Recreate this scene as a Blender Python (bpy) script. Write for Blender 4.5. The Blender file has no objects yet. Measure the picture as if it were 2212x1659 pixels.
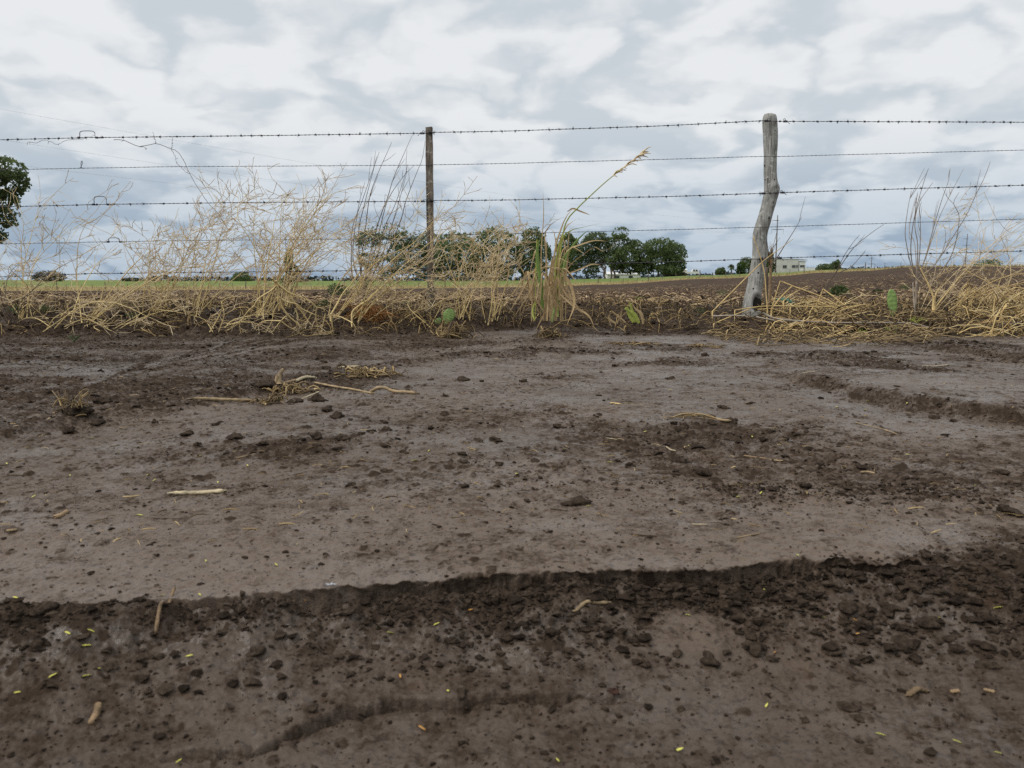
import bpy, math, random
import numpy as np
from mathutils import Vector

SC = bpy.context.scene
COL = SC.collection
rng = np.random.default_rng(11)
random.seed(5)
W0, H0, FPX = 2212.0, 1659.0, 1736.0        # measuring frame of the photograph
PITCH = math.radians(7.53)
ZC = 0.42
CP, SP = math.cos(PITCH), math.sin(PITCH)

# ------------------------------------------------------------------ measuring helpers
def ray(px, py):
    dx = (px - W0/2)/FPX; dy = (H0/2 - py)/FPX
    return np.array([dx, CP + dy*SP, -SP + dy*CP])
def P(px, py, Y):
    d = ray(px, py); s = Y/d[1]
    return np.array([d[0]*s, Y, ZC + d[2]*s])
def plane(px, py, z):
    d = ray(px, py); s = (z - ZC)/d[2]
    return d[0]*s, d[1]*s
def tslope(py):
    return math.tan(math.atan((H0/2 - py)/FPX) - PITCH)

# ------------------------------------------------------------------ noise
_T = [np.random.default_rng(100+i).random((512, 512)).astype(np.float32) for i in range(6)]
def vnoise(x, y, k=0):
    xf = np.floor(x); yf = np.floor(y)
    fx = x - xf; fy = y - yf
    xi = xf.astype(np.int64); yi = yf.astype(np.int64)
    fx = fx*fx*fx*(fx*(fx*6-15)+10); fy = fy*fy*fy*(fy*(fy*6-15)+10)
    T = _T[k % 6]
    a = T[xi % 512, yi % 512]; b = T[(xi+1) % 512, yi % 512]
    c = T[xi % 512, (yi+1) % 512]; d = T[(xi+1) % 512, (yi+1) % 512]
    return (a*(1-fx)+b*fx)*(1-fy) + (c*(1-fx)+d*fx)*fy
def fbm(x, y, sc, octv=4, k=0, gain=0.5):
    o = 0.0; amp = 1.0; tot = 0.0
    f = 1.0/sc
    for i in range(octv):
        ca, sa = math.cos(0.7*i+k), math.sin(0.7*i+k)
        o = o + amp*vnoise((x*ca-y*sa)*f + 17.3*i + 57.1*k, (x*sa+y*ca)*f + 9.7*i - 21.0*k, i+k)
        tot += amp; amp *= gain; f *= 2.07
    return o/tot - 0.5
def sstep(a, b, v):
    t = np.clip((v-a)/(b-a), 0, 1); return t*t*(3-2*t)
def lumps(x, y, cell, rmin, rmax, mask, k=0, flat=0.75):
    out = np.zeros_like(x)
    cx = np.floor(x/cell); cy = np.floor(y/cell)
    for i in (-1, 0, 1):
        for j in (-1, 0, 1):
            ix = (cx+i).astype(np.int64); iy = (cy+j).astype(np.int64)
            u = (ix*7+k*31) % 512; v = (iy*3+k*17) % 512
            px = (ix+0.1+0.8*_T[k % 6][u, v])*cell; py = (iy+0.1+0.8*_T[(k+1) % 6][u, v])*cell
            r = cell*(rmin+(rmax-rmin)*_T[(k+2) % 6][u, v]**2.5)
            on = _T[(k+3) % 6][u, v] < mask
            as_ = 0.6+0.8*_T[(k+4) % 6][u, v]
            q = 1-(((x-px)*as_)**2+((y-py)/as_)**2)/(r*r)
            h = np.where((q > 0) & on, np.sqrt(np.maximum(q, 0))*r*flat, 0)
            out = np.maximum(out, h)
    return out

# ------------------------------------------------------------------ terrain
def graph(pts, z=0.11):
    w = np.array([plane(a, b, z) for a, b in pts]); w = w[np.argsort(w[:, 0])]
    return w[:, 0], w[:, 1]
LEDGE = graph([(0, 1290), (180, 1282), (420, 1270), (560, 1262), (700, 1252), (830, 1240), (960, 1236), (1100, 1222), (1250, 1219), (1420, 1208), (1560, 1206), (1690, 1199), (1850, 1200), (1960, 1203), (2212, 1215)], 0.085)
LEDGE2 = graph([(420, 1660), (560, 1640), (650, 1605), (720, 1577), (880, 1548), (1050, 1537), (1200, 1527), (1330, 1530)], 0.0)
LEDGE3 = graph([(720, 1318), (800, 1322), (900, 1312), (1000, 1303), (1120, 1300), (1260, 1290), (1330, 1300)], 0.03)
RUT = ([(1600, 800), (1700, 805), (1800, 826), (1900, 850), (2050, 868), (2212, 888), (2400, 905)])
RUT2 = ([(1880, 728), (1970, 738), (2080, 755), (2212, 775), (2400, 800)])
RIDGE = graph([(-200, 960), (0, 925), (110, 905), (250, 880), (420, 862), (600, 826), (760, 795), (1000, 765)])
def poly(pts, z=0.11):
    w = np.array([plane(a, b, z) for a, b in pts]); return w
def sdist(x, y, w):
    best = np.full(np.shape(x), 1e9); sg = np.ones(np.shape(x))
    for i in range(len(w)-1):
        a, b = w[i], w[i+1]; e = b-a; l2 = e@e
        t = ((x-a[0])*e[0]+(y-a[1])*e[1])/l2
        t = np.clip(t, -1e9 if i == 0 else 0, 1e9 if i == len(w)-2 else 1)
        d = np.hypot(x-a[0]-t*e[0], y-a[1]-t*e[1]); c = (e[0]*(y-a[1])-e[1]*(x-a[0]))
        k = d < best; best = np.where(k, d, best); sg = np.where(k, np.sign(c), sg)
    return best*sg
TRK = graph([(-200, 905), (0, 845), (200, 820), (400, 785), (560, 752), (700, 735)])
RUT, RUT2 = poly(RUT), poly(RUT2)
PAT = plane(1492, 1372, .03)
_by = np.array([-60, .5, .85, 1, 2, 3, 4.2, 9]); _bz = np.array([0, 0, .012, .02, .035, .04, .045, .05])
ROWS_Y = np.array([5.8, 15, 40, 130, 170, 260, 800, 5000.])
COLS_PX = np.array([-700, 0, 700, 925, 1106, 1215, 1300, 1540, 1675, 1780, 1863, 1966, 2212, 2900.])
TAB = np.array([
    [661]*14,
    [642, 642, 642, 641, 641, 641, 640, 640, 639, 638, 637, 635, 631, 628],
    [634, 634, 632, 631, 629, 627, 626, 620, 614, 609, 605, 600, 596, 592],
    [629, 629, 626, 623, 621, 618, 615, 602, 597, 589, 585.5, 577, 575, 572],
    [618, 618, 617.5, 617.5, 615, 613, 610, 599, 594, 585, 581, 577.5, 576, 573],
    [608, 608, 607.5, 607, 606, 603.5, 602, 594.5, 589, 583, 580, 578, 577, 574],
    [608.5, 608.5, 608, 607.5, 606.5, 604.5, 603, 596, 591, 586, 583, 581, 580, 577],
    [605, 605, 605, 605, 605, 605, 604, 600, 596, 592, 590, 588, 585, 580]], float)
TABT = np.vectorize(tslope)(TAB)
COLS_U = (COLS_PX - W0/2)/1751.0
_ly = np.log(ROWS_Y)
def far_h(x, y):
    yy = np.maximum(y, 5.0)
    u = np.clip(x/yy, COLS_U[0], COLS_U[-1]-1e-6)
    ci = np.clip(np.searchsorted(COLS_U, u, side='right')-1, 0, len(COLS_U)-2)
    fu = (u-COLS_U[ci])/(COLS_U[ci+1]-COLS_U[ci]); fu = fu*fu*(3-2*fu)
    l = np.clip(np.log(yy), _ly[0], _ly[-1]-1e-6)
    ri = np.clip(np.searchsorted(_ly, l, side='right')-1, 0, len(_ly)-2)
    fr = (l-_ly[ri])/(_ly[ri+1]-_ly[ri])
    t = (TABT[ri, ci]*(1-fu)+TABT[ri, ci+1]*fu)*(1-fr) + (TABT[ri+1, ci]*(1-fu)+TABT[ri+1, ci+1]*fu)*fr
    return ZC + yy*t
def verge_edge(x):
    return 4.40 + 0.42*np.exp(-((x-0.35)/0.9)**2) + 0.12*fbm(x, x*0, 0.35, 3, 2)
def masks(x, y):
    """how loose / cloddy the soil is (0 silt crust .. 1 loose clods)"""
    yl = np.interp(x, *LEDGE)
    d = y-yl
    wide = sstep(.38, .85, x)
    m = 0.97*sstep(-.085, -.03, d+.05*fbm(x, y, .12, 3, 0))*(1-sstep(-.004, .012+.3*wide, d+.02*fbm(x, y, .05, 3, 0)))
    m = np.maximum(m, .66*sstep(-.15, -.06, d)*(1-sstep(-.02, 0, d))*np.clip(.35+2.2*fbm(x, y, .09, 4, 4)+.5*sstep(-.1, .25, x), 0, 1))
    m = np.maximum(m, .30*sstep(-.42, -.2, d)*(1-sstep(-.1, 0, d))*(0.55+1.6*np.clip(fbm(x, y, .16, 3, 4)+.1, 0, 1)))
    pt = np.exp(-(((x-PAT[0])/.046)**2+((y-PAT[1])/.042)**2)**2)
    m = m*(1-pt)
    yr = np.interp(x, *RIDGE)
    m = np.maximum(m, .9*np.exp(-((y-yr)/(.09))**2)*(x < .1))
    m = np.maximum(m, .5*sstep(0, .15, y-yr)*(1-sstep(.9, 1.6, y-yr))*(x < -.1)*(.35+fbm(x, y*2, .5, 3, 1)+.3))
    q = sdist(x, y, RUT)+.05*fbm(x, y, .2, 3, 2)
    m = np.maximum(m, .95*np.exp(-((q+.02)/.042)**2)*sstep(.72, 1.0, x))
    q = sdist(x, y, RUT2)+.06*fbm(x, y, .2, 3, 4)
    m = np.maximum(m, .85*np.exp(-((q+.02)/.08)**2)*sstep(1.75, 1.95, x))
    q = y-np.interp(x, *TRK)
    str_ = fbm(q*2.2+.25*x, x*.22, .35, 3, 4)
    m = np.maximum(m, (1-sstep(-1.0, -.1, x+.3*fbm(x, y, .5, 2, 0)))*sstep(.1, .5, y-np.interp(x, *RIDGE))*np.clip(.62+2.2*str_-.75*np.exp(-((q+.12)/.16)**2), 0, .85))
    g = fbm(x, y, .5, 4, 3)
    m = np.maximum(m, sstep(-.03, .2, g)*.82*sstep(1.02, 1.3, y))
    for cx, cy, rx, ry, a in ((.02, 1.42, .28, .13, .6), (-.42, 1.55, .3, .16, .6), (.33, 1.36, .28, .10, .48), (1.2, 1.5, .5, .25, .35), (.0, 1.85, .5, .2, .4)):
        m = np.maximum(m, a*np.exp(-(((x-cx)/rx)**2+((y-cy)/ry)**2))*(.7+2.2*fbm(x, y, .10, 4, 5, .6)))
    m = np.maximum(m, sstep(-.12, .12, y-verge_edge(x)))
    return np.clip(m, 0, 1)
def ledge_d(x, y):
    rag = .016*fbm(x, y, .07, 5, 1, .62)*2 + .014*fbm(x, y, .022, 4, 0, .6)*sstep(-.35, 0, x) + .02*fbm(x, x*0, .3, 2, 3)
    return y-np.interp(x, *LEDGE)+rag
def ledge2_d(x, y): return y-np.interp(x, *LEDGE2)+.012*fbm(x, y, .045, 5, 2, .65)*2
def ledge3_d(x, y): return y-np.interp(x, *LEDGE3)+.008*fbm(x, y, .04, 5, 1, .6)*2
def overhang(x, y):
    """how far the crust's lip has slumped forward over the hollow beneath it"""
    o = (.005+.017*np.clip(fbm(x, y, .09, 4, 2)+.2, 0, 1))*np.exp(-((ledge_d(x, y)-.004)/.005)**2)*(1-sstep(.36, .75, x))*(1-.5*sstep(-.12, -.46, x))
    o = o+.0028*np.exp(-((ledge2_d(x, y)-.002)/.004)**2)*sstep(-.34, -.24, x)*(1-sstep(.05, .16, x))
    return o+.004*np.exp(-((ledge3_d(x, y)-.002)/.004)**2)*sstep(-.24, -.18, x)*(1-sstep(.08, .16, x))
def lumpfield(x, y, mk):
    n1 = np.clip(.25+3.6*fbm(x, y, .22, 4, 1, .6), .04, 1.7)
    n1 = n1*(1-.6*(1-sstep(-.24, -.14, y-np.interp(x, *LEDGE))))
    l = lumps(x, y, .0095, .14, .46, (.30*n1+.45*mk), 0, .55)*.8
    l = np.maximum(l, lumps(x, y, .018, .11, .45, .26*n1+.42*mk, 4, .5)*.8)
    l = np.maximum(l, lumps(x, y, .036, .09, .42, .12*n1+.36*mk*mk, 1, .5)*.8)
    return l+lumps(x, y, .09, .08, .30, (.02*n1+.25*mk*mk)*sstep(.9, 1.1, y), 2, .5)*.6
def height(x, y, detail=True, mk=None, out=None):
    x = np.asarray(x, float); y = np.asarray(y, float)
    if y.size and y.min() > 6.5: # beyond the verge only the field's own relief counts
        h = far_h(x, y)
        if detail:
            nw = 1-sstep(6.2, 7.2, y); fw = sstep(5.4, 7, y)*(1-sstep(14, 60, y))
            h = h + fw*(.10*np.abs(fbm(x, y, .55, 5, 3, .6)) + .05*fbm(x, y*1.0, 2.2, 3, 2)*2 + lumps(x, y, .22, .1, .42, .5, 3, .6))
            h = h + sstep(30, 60, y)*(1-sstep(100, 130, y))*.04*fbm(x, y, 2.5, 3, 1)*2
        return h
    base = np.interp(y, _by, _bz)
    d = ledge_d(x, y)
    wide = sstep(.36, .75, x); left = sstep(-.12, -.46, x)
    low = 1-sstep(-.03, .01, d)
    lip = .011*(1-.5*left)*np.clip(.75+3*fbm(x, y*.5, .11, 4, 2, .6), .12, 1.5)
    st = lip*sstep(-.007-.16*wide, .004+.05*wide, d) + (.060-lip)*(.6*sstep(-.21-.15*wide, .0, d)+.4*sstep(-.10-.1*wide, .0, d+.07*fbm(x, y, .06, 4, 3)))
    crev = -.023*np.exp(-((d+.010)/.0068)**2)*(1-wide)*(1-.5*left)*(.5+1.4*np.clip(fbm(x, y*0, .12, 3, 1)+.4, 0, 1))
    near = base+st+crev + low*(.020*left*sstep(-.6, -.1, d))
    d2 = ledge2_d(x, y)
    f2 = sstep(-.34, -.24, x)*(1-sstep(.05, .16, x))
    near = near + f2*(.011*sstep(-.003, .002, d2)-.009*sstep(.0, .25, d2)-.014*np.exp(-((d2+.0045)/.0036)**2))*np.clip(.8+2.*fbm(x, y*.2, .07, 3, 1), .35, 1.2)
    d3 = ledge3_d(x, y)
    f3 = sstep(-.24, -.18, x)*(1-sstep(.08, .16, x))
    near = near + f3*low*(.011*sstep(-.005, .003, d3)-.008*np.exp(-((d3+.007)/.005)**2))
    # footprint-like flat pat of mud
    pt = np.exp(-(((x-PAT[0])/.042)**2+((y-PAT[1])/.038)**2)**3)
    near = near + pt*.006
    q = sdist(x, y, RUT)+.05*fbm(x, y, .2, 3, 2)
    f = sstep(.7, 1.0, x)
    near = near + f*(.020*sstep(-.05, .02, q)*(1-sstep(.15, .8, q))-.016*np.exp(-((q+.10)/.08)**2))
    q = sdist(x, y, RUT2)+.06*fbm(x, y, .2, 3, 4)
    f = sstep(1.75, 2.0, x)
    near = near + f*(.017*sstep(-.06, .02, q)*(1-sstep(.1, .45, q))-.012*np.exp(-((q+.12)/.08)**2))
    yr = np.interp(x, *RIDGE); q = y-yr
    f = 1-sstep(-.2, .3, x)
    near = near + f*(.016*np.exp(-(q/.07)**2)-.018*sstep(.02, .3, q)*(1-sstep(.8, 1.5, q)))
    q = y-np.interp(x, *TRK)
    near = near + (1-sstep(-1.5, -.8, x))*.010*np.exp(-(q/.15)**2)
    ve = verge_edge(x); v = y-ve
    near = near + .075*sstep(-.02, .22, v)+.05*sstep(.15, .7, v) + .03*sstep(.0, .6, v)*fbm(x, y, .45, 4, 5)*2
    near = near + .012*fbm(x, y, .9, 3, 0)*2*sstep(.9, 1.5, y)
    far = far_h(x, y)
    w = sstep(5.15, 6.3, y)
    h = near*(1-w)+far*w
    if detail:
        if mk is None: mk = masks(x, y)
        nearw = 1-sstep(6.2, 7.2, y)
        vg = sstep(-.05, .2, v)*nearw
        h = h + nearw*(.0026*fbm(x, y, .05, 5, 2, .6)*2*(.35+1.6*mk) + .010*mk*fbm(x, y, .08, 5, 4, .62)*2 + .004*mk*np.abs(fbm(x, y, .022, 3, 1))*2 + .0045*(.45+mk)*(np.abs(fbm(x, y, .045, 5, 5, .65))-.1)*2 + .004*fbm(x, y, .17, 4, 2, .6)*2 + (.0026+.002*mk)*(fbm(x, y, .012, 3, 3, .6)+fbm(x, y, .027, 3, 4, .6)*sstep(1, 2, y))*2)
        h = h + vg*(.05*np.abs(fbm(x, y, .22, 5, 1, .6))*2-.02) 
        lf = lumpfield(x, y, mk)
        lf = lf*(1-.85*np.exp(-(((x-PAT[0])/.042)**2+((y-PAT[1])/.038)**2)**2))
        if out is not None: out['l'] = lf
        h = h + nearw*lf*(.75+.6*fbm(x, y, .012, 3, 3)*2)
        fw = sstep(5.4, 7, y)*(1-sstep(14, 60, y))
        h = h + fw*(.10*np.abs(fbm(x, y, .55, 5, 3, .6)) + .05*fbm(x, y*1.0, 2.2, 3, 2)*2 + lumps(x, y, .22, .1, .42, .5, 3, .6))
        h = h + sstep(30, 60, y)*(1-sstep(100, 130, y))*.04*fbm(x, y, 2.5, 3, 1)*2
    return h
def hz(x, y):
    return float(height(np.array([x]), np.array([y]))[0])
_ys = np.geomspace(.45, 160, 2600)
def G(px, py):
    d = ray(px, py); s = _ys/d[1]
    z = ZC+d[2]*s; x = d[0]*s
    h = height(x, _ys, True)
    i = np.argmax(z < h)
    if not (z < h).any(): i = len(_ys)-1
    return np.array([x[i], _ys[i], h[i]])

# ------------------------------------------------------------------ mesh builders
class MB:
    def __init__(s): s.v = []; s.q = []; s.t = []; s.n = 0
    def add(s, v, quads=None, tris=None):
        v = np.asarray(v, float).reshape(-1, 3)
        if quads is not None and len(quads): s.q.append(np.asarray(quads, np.int64).reshape(-1, 4)+s.n)
        if tris is not None and len(tris): s.t.append(np.asarray(tris, np.int64).reshape(-1, 3)+s.n)
        s.v.append(v); s.n += len(v)
    def tube(s, pts, r, k=5, cap=True):
        pts = np.asarray(pts, float); n = len(pts)
        r = np.broadcast_to(np.asarray(r, float), (n,))
        tg = np.gradient(pts, axis=0); tg /= np.maximum(np.linalg.norm(tg, axis=1)[:, None], 1e-9)
        ref = np.array([0, 0, 1.]) if abs(tg[:, 2]).mean() < .8 else np.array([0, 1., 0])
        a = np.cross(tg, ref); a /= np.maximum(np.linalg.norm(a, axis=1)[:, None], 1e-9)
        b = np.cross(tg, a)
        th = np.arange(k)/k*2*math.pi
        v = pts[:, None]+r[:, None, None]*(a[:, None]*np.cos(th)[None, :, None]+b[:, None]*np.sin(th)[None, :, None])
        i = np.arange(n-1)[:, None]*k; j = np.arange(k)[None]
        q = np.stack([i+j, i+(j+1) % k, i+k+(j+1) % k, i+k+j], -1).reshape(-1, 4)
        t = []
        if cap and k > 2:
            for e in (0, (n-1)*k):
                for m in range(1, k-1): t.append((e, e+m, e+m+1))
        s.add(v.reshape(-1, 3), q, t)
    def tubes(s, pts, r, k=3):
        """N tubes at once: pts (N,M,3), r (N,M)"""
        N, M = pts.shape[:2]
        tg = np.gradient(pts, axis=1); tg /= np.maximum(np.linalg.norm(tg, axis=2)[..., None], 1e-9)
        ref = np.zeros((N, 1, 3)); mean = np.abs(tg[..., 2]).mean(1) < .8
        ref[mean, 0, 2] = 1; ref[~mean, 0, 1] = 1
        a = np.cross(tg, np.broadcast_to(ref, tg.shape)); a /= np.maximum(np.linalg.norm(a, axis=2)[..., None], 1e-9)
        b = np.cross(tg, a); th = np.arange(k)/k*2*math.pi
        v = pts[:, :, None]+r[:, :, None, None]*(a[:, :, None]*np.cos(th)[:, None]+b[:, :, None]*np.sin(th)[:, None])
        o = (np.arange(N)*M*k)[:, None, None]; i = (np.arange(M-1)*k)[None, :, None]; j = np.arange(k)[None, None]
        q = np.stack([o+i+j, o+i+(j+1) % k, o+i+k+(j+1) % k, o+i+k+j], -1).reshape(-1, 4)
        s.add(v.reshape(-1, 3), q)
    def box(s, c, sz, rz=0):
        c = np.array(c, float); h = np.array(sz, float)/2
        v = np.array([[x, y, z] for x in (-1, 1) for y in (-1, 1) for z in (-1, 1)])*h
        ca, sa = math.cos(rz), math.sin(rz)
        v = np.stack([v[:, 0]*ca-v[:, 1]*sa, v[:, 0]*sa+v[:, 1]*ca, v[:, 2]], 1)+c
        s.add(v, [(0, 1, 3, 2), (4, 6, 7, 5), (0, 4, 5, 1), (2, 3, 7, 6), (0, 2, 6, 4), (1, 5, 7, 3)])
    def blade(s, pts, w, side=None, fold=.25):
        """a leaf blade: a strip with a folded midrib"""
        pts = np.asarray(pts, float); n = len(pts); w = np.broadcast_to(np.asarray(w, float), (n,))
        tg = np.gradient(pts, axis=0); tg /= np.maximum(np.linalg.norm(tg, axis=1)[:, None], 1e-9)
        if side is None: side = np.array([.8, .5, .2])
        a = np.cross(tg, np.cross(np.broadcast_to(side, tg.shape), tg)); a /= np.maximum(np.linalg.norm(a, axis=1)[:, None], 1e-9)
        nb = np.cross(tg, a)
        v = np.stack([pts-a*w[:, None]/2+nb*w[:, None]*fold, pts, pts+a*w[:, None]/2+nb*w[:, None]*fold], 1).reshape(-1, 3)
        q = []
        for i in range(n-1):
            q += [(3*i, 3*i+1, 3*i+4, 3*i+3), (3*i+1, 3*i+2, 3*i+5, 3*i+4)]
        s.add(v, q)
    def build(s, name, mat, parent=None, origin=(0, 0, 0), smooth=True):
        origin = np.asarray(origin, float)
        v = np.concatenate(s.v)-origin
        q = np.concatenate(s.q) if s.q else np.zeros((0, 4), np.int64)
        t = np.concatenate(s.t) if s.t else np.zeros((0, 3), np.int64)
        me = bpy.data.meshes.new(name)
        me.vertices.add(len(v)); me.vertices.foreach_set('co', v.astype(np.float32).ravel())
        nl = 4*len(q)+3*len(t); me.loops.add(nl)
        me.loops.foreach_set('vertex_index', np.concatenate([q.ravel(), t.ravel()]).astype(np.int32))
        me.polygons.add(len(q)+len(t))
        ls = np.concatenate([np.arange(len(q))*4, 4*len(q)+np.arange(len(t))*3]).astype(np.int32)
        me.polygons.foreach_set('loop_start', ls)
        me.polygons.foreach_set('use_smooth', np.full(len(ls), smooth))
        me.update(calc_edges=True); me.validate()
        me.materials.append(mat)
        o = bpy.data.objects.new(name, me); COL.objects.link(o)
        if parent is not None: o.parent = parent
        else: o.location = origin
        return o
def smooth_curve(ctrl, n=12):
    c = np.asarray(ctrl, float)
    if len(c) < 3:
        t = np.linspace(0, 1, n)[:, None]; return c[0]*(1-t)+c[-1]*t
    p = np.vstack([2*c[0]-c[1], c, 2*c[-1]-c[-2]]); out = []
    L = np.linalg.norm(np.diff(c, axis=0), axis=1); cum = np.concatenate([[0], np.cumsum(L)]); 
    for u in np.linspace(0, cum[-1], n):
        i = min(np.searchsorted(cum, u, side='right')-1, len(c)-2); t = (u-cum[i])/max(L[i], 1e-9)
        a, b, d, e = p[i:i+4]
        out.append(.5*((2*b)+(-a+d)*t+(2*a-5*b+4*d-e)*t*t+(-a+3*b-3*d+e)*t**3))
    return np.array(out)
def tag(o, label=None, cat=None, group=None, kind=None):
    if label: o['label'] = label
    if cat: o['category'] = cat
    if group: o['group'] = group
    if kind: o['kind'] = kind
    return o
def thing(name, loc, label, cat, group=None):
    o = bpy.data.objects.new(name, None); COL.objects.link(o); o.location = tuple(loc)
    o.empty_display_size = .1
    return tag(o, label, cat, group)

# ------------------------------------------------------------------ materials
def nmat(name):
    m = bpy.data.materials.new(name); m.use_nodes = True
    nt = m.node_tree; b = nt.nodes['Principled BSDF']
    return m, nt, b, nt.nodes.new, nt.links.new
def island_mat(name, cols, rough=.7, noise=.25, nscale=30, spec=.3, bump=0, trans=0):
    """colour varies from piece to piece, with a little mottling"""
    m, nt, b, N, L = nmat(name)
    g = N('ShaderNodeNewGeometry'); r = N('ShaderNodeValToRGB')
    r.color_ramp.elements[0].color = (*cols[0], 1); r.color_ramp.elements[-1].color = (*cols[-1], 1)
    for i, c in enumerate(cols[1:-1]):
        e = r.color_ramp.elements.new((i+1)/(len(cols)-1)); e.color = (*c, 1)
    L(g.outputs['Random Per Island'], r.inputs[0])
    tc = N('ShaderNodeTexCoord'); nz = N('ShaderNodeTexNoise'); nz.inputs['Scale'].default_value = nscale; nz.inputs['Detail'].default_value = 4
    L(tc.outputs['Object'], nz.inputs['Vector'])
    mr = N('ShaderNodeMapRange'); mr.inputs[1].default_value = .3; mr.inputs[2].default_value = .7; mr.inputs[3].default_value = 1-noise; mr.inputs[4].default_value = 1+noise
    L(nz.outputs[0], mr.inputs[0])
    mx = N('ShaderNodeVectorMath'); mx.operation = 'SCALE'
    L(r.outputs[0], mx.inputs[0]); L(mr.outputs[0], mx.inputs['Scale']); L(mx.outputs[0], b.inputs['Base Color'])
    b.inputs['Roughness'].default_value = rough; b.inputs['Specular IOR Level'].default_value = spec
    if bump:
        bp = N('ShaderNodeBump'); bp.inputs['Strength'].default_value = bump; bp.inputs['Distance'].default_value = .01
        L(nz.outputs[0], bp.inputs['Height']); L(bp.outputs[0], b.inputs['Normal'])
    if trans:
        tr = N('ShaderNodeBsdfTranslucent'); ms = N('ShaderNodeMixShader'); ms.inputs[0].default_value = trans
        L(mx.outputs[0], tr.inputs[0]); L(b.outputs[0], ms.inputs[1]); L(tr.outputs[0], ms.inputs[2])
        L(ms.outputs[0], nt.nodes['Material Output'].inputs[0])
    return m
M = {}
M['stem'] = island_mat('gold_stem', [(.48, .34, .13), (.64, .49, .22), (.74, .60, .33)], .55, .2, 60)
M['twig'] = island_mat('pale_twig', [(.46, .33, .17), (.61, .48, .28), (.73, .60, .41)], .7, .2, 60)
M['darkstem'] = island_mat('dark_stem', [(.06, .045, .035), (.10, .075, .055), (.16, .12, .09)], .7, .25, 40)
M['greystem'] = island_mat('grey_stem', [(.18, .14, .11), (.26, .21, .165), (.34, .28, .22)], .7, .25, 40)
M['straw'] = island_mat('straw', [(.17, .105, .045), (.42, .28, .11), (.58, .43, .19), (.68, .55, .30)], .5, .22, 50)
M['residue'] = island_mat('brown_residue', [(.07, .045, .026), (.16, .105, .06), (.28, .19, .105), (.48, .36, .21)], .7, .3, 40)
M['damp'] = island_mat('damp_straw', [(.045, .03, .016), (.11, .072, .034), (.22, .15, .065), (.42, .31, .15)], .6, .3, 40)
M['rot'] = island_mat('rotting_litter', [(.030, .020, .012), (.07, .046, .025), (.15, .10, .048), (.46, .33, .14)], .7, .3, 40)
M['husk'] = island_mat('husk', [(.20, .14, .075), (.32, .235, .13)], .6, .5, 45, .3, .5)
M['brownhusk'] = island_mat('brown_husk', [(.13, .085, .045), (.20, .135, .075)], .7, .6, 60, .3, .8)
M['palehusk'] = island_mat('pale_husk', [(.36, .29, .18), (.46, .385, .25)], .6, .35, 60, .3, .3)
M['orange'] = island_mat('rusty_stem', [(.26, .11, .03), (.40, .19, .06)], .7, .2)
M['whitestick'] = island_mat('bleached_stick', [(.24, .20, .155), (.36, .31, .25)], .7, .25)
M['clod'] = island_mat('clod_soil', [(.019, .0135, .0098), (.031, .0222, .016), (.05, .037, .027)], .9, .5, 120, .05, .8)
M['redclod'] = island_mat('red_clod', [(.035, .014, .008), (.04, .016, .01)], .8, .4, 120, .25, .8)
M['leaflet'] = island_mat('yellow_leaflet', [(.50, .48, .08), (.62, .58, .13), (.55, .56, .10)], .5, .15)
M['leafletorange'] = island_mat('orange_leaflet', [(.42, .20, .05), (.50, .28, .08)], .6, .15)
M['green'] = island_mat('weed_green', [(.05, .085, .025), (.08, .12, .04), (.13, .16, .06)], .6, .2, 40, .3, 0, .25)
M['blade'] = island_mat('green_blade', [(.16, .26, .06), (.24, .34, .09)], .5, .2, 40, .4, 0, .3)
M['limeblade'] = island_mat('lime_blade', [(.34, .38, .07), (.42, .46, .10), (.30, .38, .08)], .5, .15, 40, .4, 0, .3)
M['dryblade'] = island_mat('dry_blade', [(.34, .23, .11), (.46, .33, .17), (.56, .43, .25)], .6, .2, 40, .3, 0, .2)
M['cactus'] = island_mat('cactus_skin', [(.17, .26, .07), (.19, .28, .08)], .5, .22, 45, .35, .3)
M['crown'] = island_mat('tree_leaf', [(.085, .125, .05), (.12, .16, .06), (.16, .205, .078)], .6, .3, .5, .3, 0, .5)
M['crown2'] = island_mat('grey_tree_leaf', [(.09, .125, .068), (.125, .16, .08), (.165, .20, .10)], .6, .3, .5, .3, 0, .5)
M['crown3'] = island_mat('lime_tree_leaf', [(.05, .09, .018), (.08, .13, .03)], .6, .3, .5, .3, 0, .5)
M['crownbrown'] = island_mat('dry_tree_leaf', [(.05, .05, .022), (.09, .075, .035)], .7, .3, .5, .3, 0, .1)
M['bark'] = island_mat('bark', [(.09, .075, .06), (.14, .115, .09)], .85, .3, 2)
M['wire'] = island_mat('old_wire', [(.035, .032, .040), (.05, .045, .05)], .5, .35, 25, .5)
M['twine'] = island_mat('vine_stem', [(.12, .10, .085), (.19, .16, .13)], .8, .2)
M['concrete'] = island_mat('pole_concrete', [(.11, .092, .078), (.13, .108, .09)], .85, .2, 1)
M['white'] = island_mat('white_paint', [(.66, .66, .64), (.70, .70, .68)], .6, .08, .8)
M['greywall'] = island_mat('grey_wall', [(.50, .49, .47), (.54, .53, .50)], .8, .12, .8)
M['cream'] = island_mat('cream_wall', [(.62, .58, .50), (.66, .62, .54)], .8, .1, .8)
M['glass'] = island_mat('dark_glass', [(.03, .035, .04), (.05, .055, .06)], .15, .1, 1, .5)
M['rubber'] = island_mat('rubber', [(.02, .02, .02), (.03, .03, .03)], .8, .1)
M['lattice'] = island_mat('roof_lattice', [(.30, .28, .25), (.38, .36, .33)], .7, .1)
M['plastic'] = island_mat('green_plastic', [(.10, .22, .14), (.12, .25, .17)], .35, .2, 30, .5, .2, .3)
M['feather'] = island_mat('white_down', [(.7, .72, .75), (.8, .82, .85)], .8, .05, 30, .2, 0, .3)
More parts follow.
